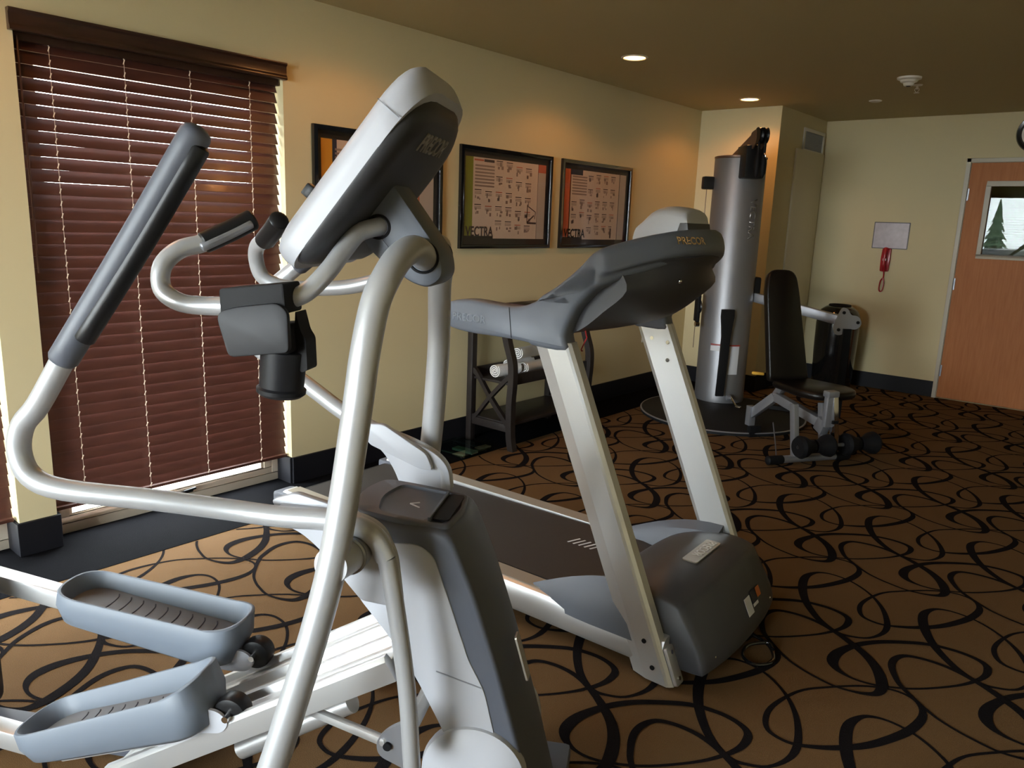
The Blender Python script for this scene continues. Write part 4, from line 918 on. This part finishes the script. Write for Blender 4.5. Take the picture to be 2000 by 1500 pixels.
for a_, b_ in ((-.06, -.06), (-.035, .07), (.075, 0)): MB().cyl(pc + ux * a_ + V((0, 0, b_)) + nn2 * .012, pc + ux * a_ + V((0, 0, b_)) + nn2 * .02, .012, seg=12).done('cam_bolt', BLACKM, CG)
B = MB(); q = c2(1.62, 6.0, 0)
B.bar((q.x, q.y, .035), (q.x, q.y, .72), .05, .06, up=(0, 1, 0)); B.bar((q.x, q.y, .035), c2(1.1, 5.9, .035), .06, .05); B.done('arm_post', BLACKM, CG)
MB().bar(c2(.93, 4.95, .03), c2(.94, 4.74, .03), .07, .045).done('base_foot', BLACKM, CG, bevel=.01)

# ------------------------------------------------------------------ weight bench
BN = thing('weight_bench', 'black vinyl weight bench with leg rollers in front of the silver column', 'weight bench', (1.86, 4.757, 0), R(-32))
def pad(name, pts, thick, nrm, parent=BN):   # pts outline in 3D plane points, nrm offset
    nrm = V(nrm).normalized(); c = sum((V(p) for p in pts), V()) / len(pts)
    def sc_(k, t_): return [c + (V(p) - c) * k + nrm * t_ for p in pts]
    return MB().rings([sc_(.93, 0), sc_(.985, thick * .15), sc_(1, thick * .5), sc_(.985, thick * .85), sc_(.93, thick)]).done(name, VINYL, parent, smooth=60)
bo, up_ = V((-.47, .125, .42)), V((-.16, -.035, .78)).normalized()
side = V((0, 1, 0)); nb = side.cross(up_); 
if nb.x < 0: nb = -nb
ou = rnd([(-.155, 0), (.155, 0), (.125, .60), (.105, .755), (-.105, .755), (-.135, .60)], [.03, .03, .05, .10, .10, .05], 6)
pad('backrest', [bo + side * a_ + up_ * b_ for a_, b_ in ou], .055, nb)
so = V((-.44, .14, .395)); fw = V((1, .06, .0)).normalized(); sd = V((-.06, 1, 0)).normalized()
ou = rnd([(0, -.15), (.30, -.19), (.44, -.14), (.47, 0), (.44, .17), (.30, .24), (0, .15)], [.02, .06, .07, .08, .09, .08, .02], 6)
pad('seat', [so + fw * a_ + sd * b_ for a_, b_ in ou], .05, (0, 0, 1))
MB().tube([(0, -.20, .033), (0, .20, .033)], .024, 20, 1).done('foot_bar', GREYM, BN)
for s in (-1, 1): MB().tube([(0, s * .20, .033), (0, s * .30, .033)], .028, 20, 1, tip=.01).done('foot_bar_cap', BLACKM, BN)
for y in (-.105, .105):
    MB().bar((0, y, .05), (-.06, y, .37), .035, .045, up=(1, 0, 0)).done('frame_post', GREYM, BN, bevel=.004)
B = MB(); B.bar((-.62, .0, .16), (-.42, .03, .33), .05, .06); B.bar((-.42, .03, .33), (-.05, .09, .25), .05, .06); B.bar((-.05, .09, .25), (.02, .09, .22), .06, .09); B.done('seat_frame', GREYM, BN, bevel=.006)
B = MB(); B.bar((-.62, -.01, .08), (-.62, -.01, .22), .05, .05, up=(0, 1, 0)); B.done('rear_hook', GREYM, BN, bevel=.006); B = MB(); B.bar((-.42, .03, .33), (-.46, .13, .42), .05, .05); B.done('seat_post', GREYM, BN, bevel=.006)
B = MB(); B.bar((-.50, .12, .40), (-.56, .08, .75), .05, .03, up=(0, 1, 0)); B.done('backrest_support', GREYM, BN, bevel=.004)
MB().bar((-.6, -.03, .04), (-.6, .06, .04), .04, .08, up=(0, 0, 1)).done('rear_foot', BLACKM, BN, bevel=.004)
B = MB(); B.rings([[V((x_ + .0, .075 + a_, z_)) for a_, x_, z_ in ((-.03, 0.02, zz), (.04, .02, zz), (.04, .06, zz), (-.03, .06, zz))] for zz in (.24, .46)]); B.box(.01, .07, .04, .12, .43, .47); B.done('leg_lever_head', GREYM, BN, bevel=.01)
MB().bar((.04, .10, .44), (.06, .13, .14), .035, .045, up=(1, 0, 0)).done('leg_lever', CHROME, BN, bevel=.005)
B = MB(); B.box(.025, .075, .09, .13, .265, .285); B.done('lever_stop', BLACKM, BN)
B = MB(); B.cyl((.06, -.14, .125), (.06, .44, .125), .012); B.done('roller_axle', GREYM, BN)
for y0_ in (-.14, -.005, .20, .335):
    yy0, yy1 = y0_, y0_ + .115; sgn = 1
    pr = [(.014, 0), (.060, .0), (.072, .02), (.066, .05), (.045, .085), (.04, .115), (.014, .115)]
    if y0_ in (-.005, .335): pr = [(r_, .115 - h_) for r_, h_ in pr[::-1]]
    MB().lathe(pr, (.06, y0_, .125), (0, 1, 0), 32).done('foam_roller', BLACKM, BN)
MB().tube([(-.50, -.03, .47), (-.52, -.10, .475)], .011, 12, 1, tip=.006).done('adjust_knob', YELLOW, BN, label='yellow adjustment grip')
MB().tube([(-.25, -.10, .20), (-.15, -.14, .08), (-.05, -.20, .02), (-.02, -.22, .012)], .004, 6, 4).done('cable', CHAR, BN)

# ------------------------------------------------------------------ outdoors
struct(MB().box(-60, 60, -60, 60, -.40, -.30).done('ground', GRAVEL, smooth=0))
def conifer(x, y, h, label):
    r = thing('conifer_tree', label, 'tree', (x, y, -.3))
    MB().cyl((0, 0, 0), (0, 0, h * .3), .12, .08).done('trunk', BRONZE, r)
    B = MB(); rg = random.Random(5)
    for i in range(9):
        z = h * (.12 + .095 * i); q = h * .26 * (1 - i / 9.6); n_ = 18
        ring = [V((q * (1 if k % 2 else .7) * math.cos(2 * math.pi * k / n_), q * (1 if k % 2 else .7) * math.sin(2 * math.pi * k / n_), z - (.06 * h if k % 2 else .02 * h))) for k in range(n_)]
        B.rings([ring, [V((.02 * math.cos(2 * math.pi * k / n_), .02 * math.sin(2 * math.pi * k / n_), z + h * .13)) for k in range(n_)]])
    B.done('foliage', LEAFG, r)
conifer(-1.65, -18, 3.1, 'pointed dark conifer outside the back window, mirrored in the door glass')
r = thing('parked_car', 'dark blue parked car outside the back window, mirrored in the door glass', 'car', (-.2, -13.5, -.3), R(8))
MB().prism(rnd([(-2.2, .3), (2.2, .3), (2.25, .75), (1.5, .9), (-1.6, .95), (-2.25, .8)], .15), -.85, .85, rim=.06).done('car_body', CARB, r)
MB().prism(rnd([(-1.5, .9), (1.1, .88), (.5, 1.4), (-.9, 1.42)], .15), -.72, .72, rim=.06).done('car_cabin', BLACKG, r)
for x in (-1.4, 1.4):
    for y in (-.86, .86): MB().cyl((x, y - .1, .33), (x, y + .1, .33), .33).done('wheel', BLACKM, r)

# ------------------------------------------------------------------ light
w = bpy.data.worlds.new('sky'); sc.world = w; w.use_nodes = True; nt = w.node_tree
bg = nt.nodes['Background']; bg.inputs['Color'].default_value = (.90, .95, 1.0, 1); bg.inputs['Strength'].default_value = 38.0
def portal(loc, rot, sx, sy):
    l = bpy.data.lights.new('window_portal', 'AREA'); l.shape = 'RECTANGLE'; l.size = sx; l.size_y = sy; l.cycles.is_portal = True
    o = bpy.data.objects.new('window_portal', l); COL.objects.link(o); o.location = loc; o.rotation_euler = rot
portal((-.24, (W1[0] + W1[1]) / 2, 1.02), (0, R(-90), 0), 2.05, 1.14)
portal((-.24, (W2[0] + W2[1]) / 2, 1.02), (0, R(-90), 0), 2.05, 1.16)
portal(((BW[0] + BW[1]) / 2, YB - .22, (BW[2] + BW[3]) / 2), (R(90), 0, 0), Wd, BW[3] - BW[2])

sc.view_settings.view_transform = 'Standard'; sc.view_settings.look = 'None'; sc.view_settings.gamma = 1; sc.view_settings.use_curve_mapping = False
sc.view_settings.exposure = 0.12
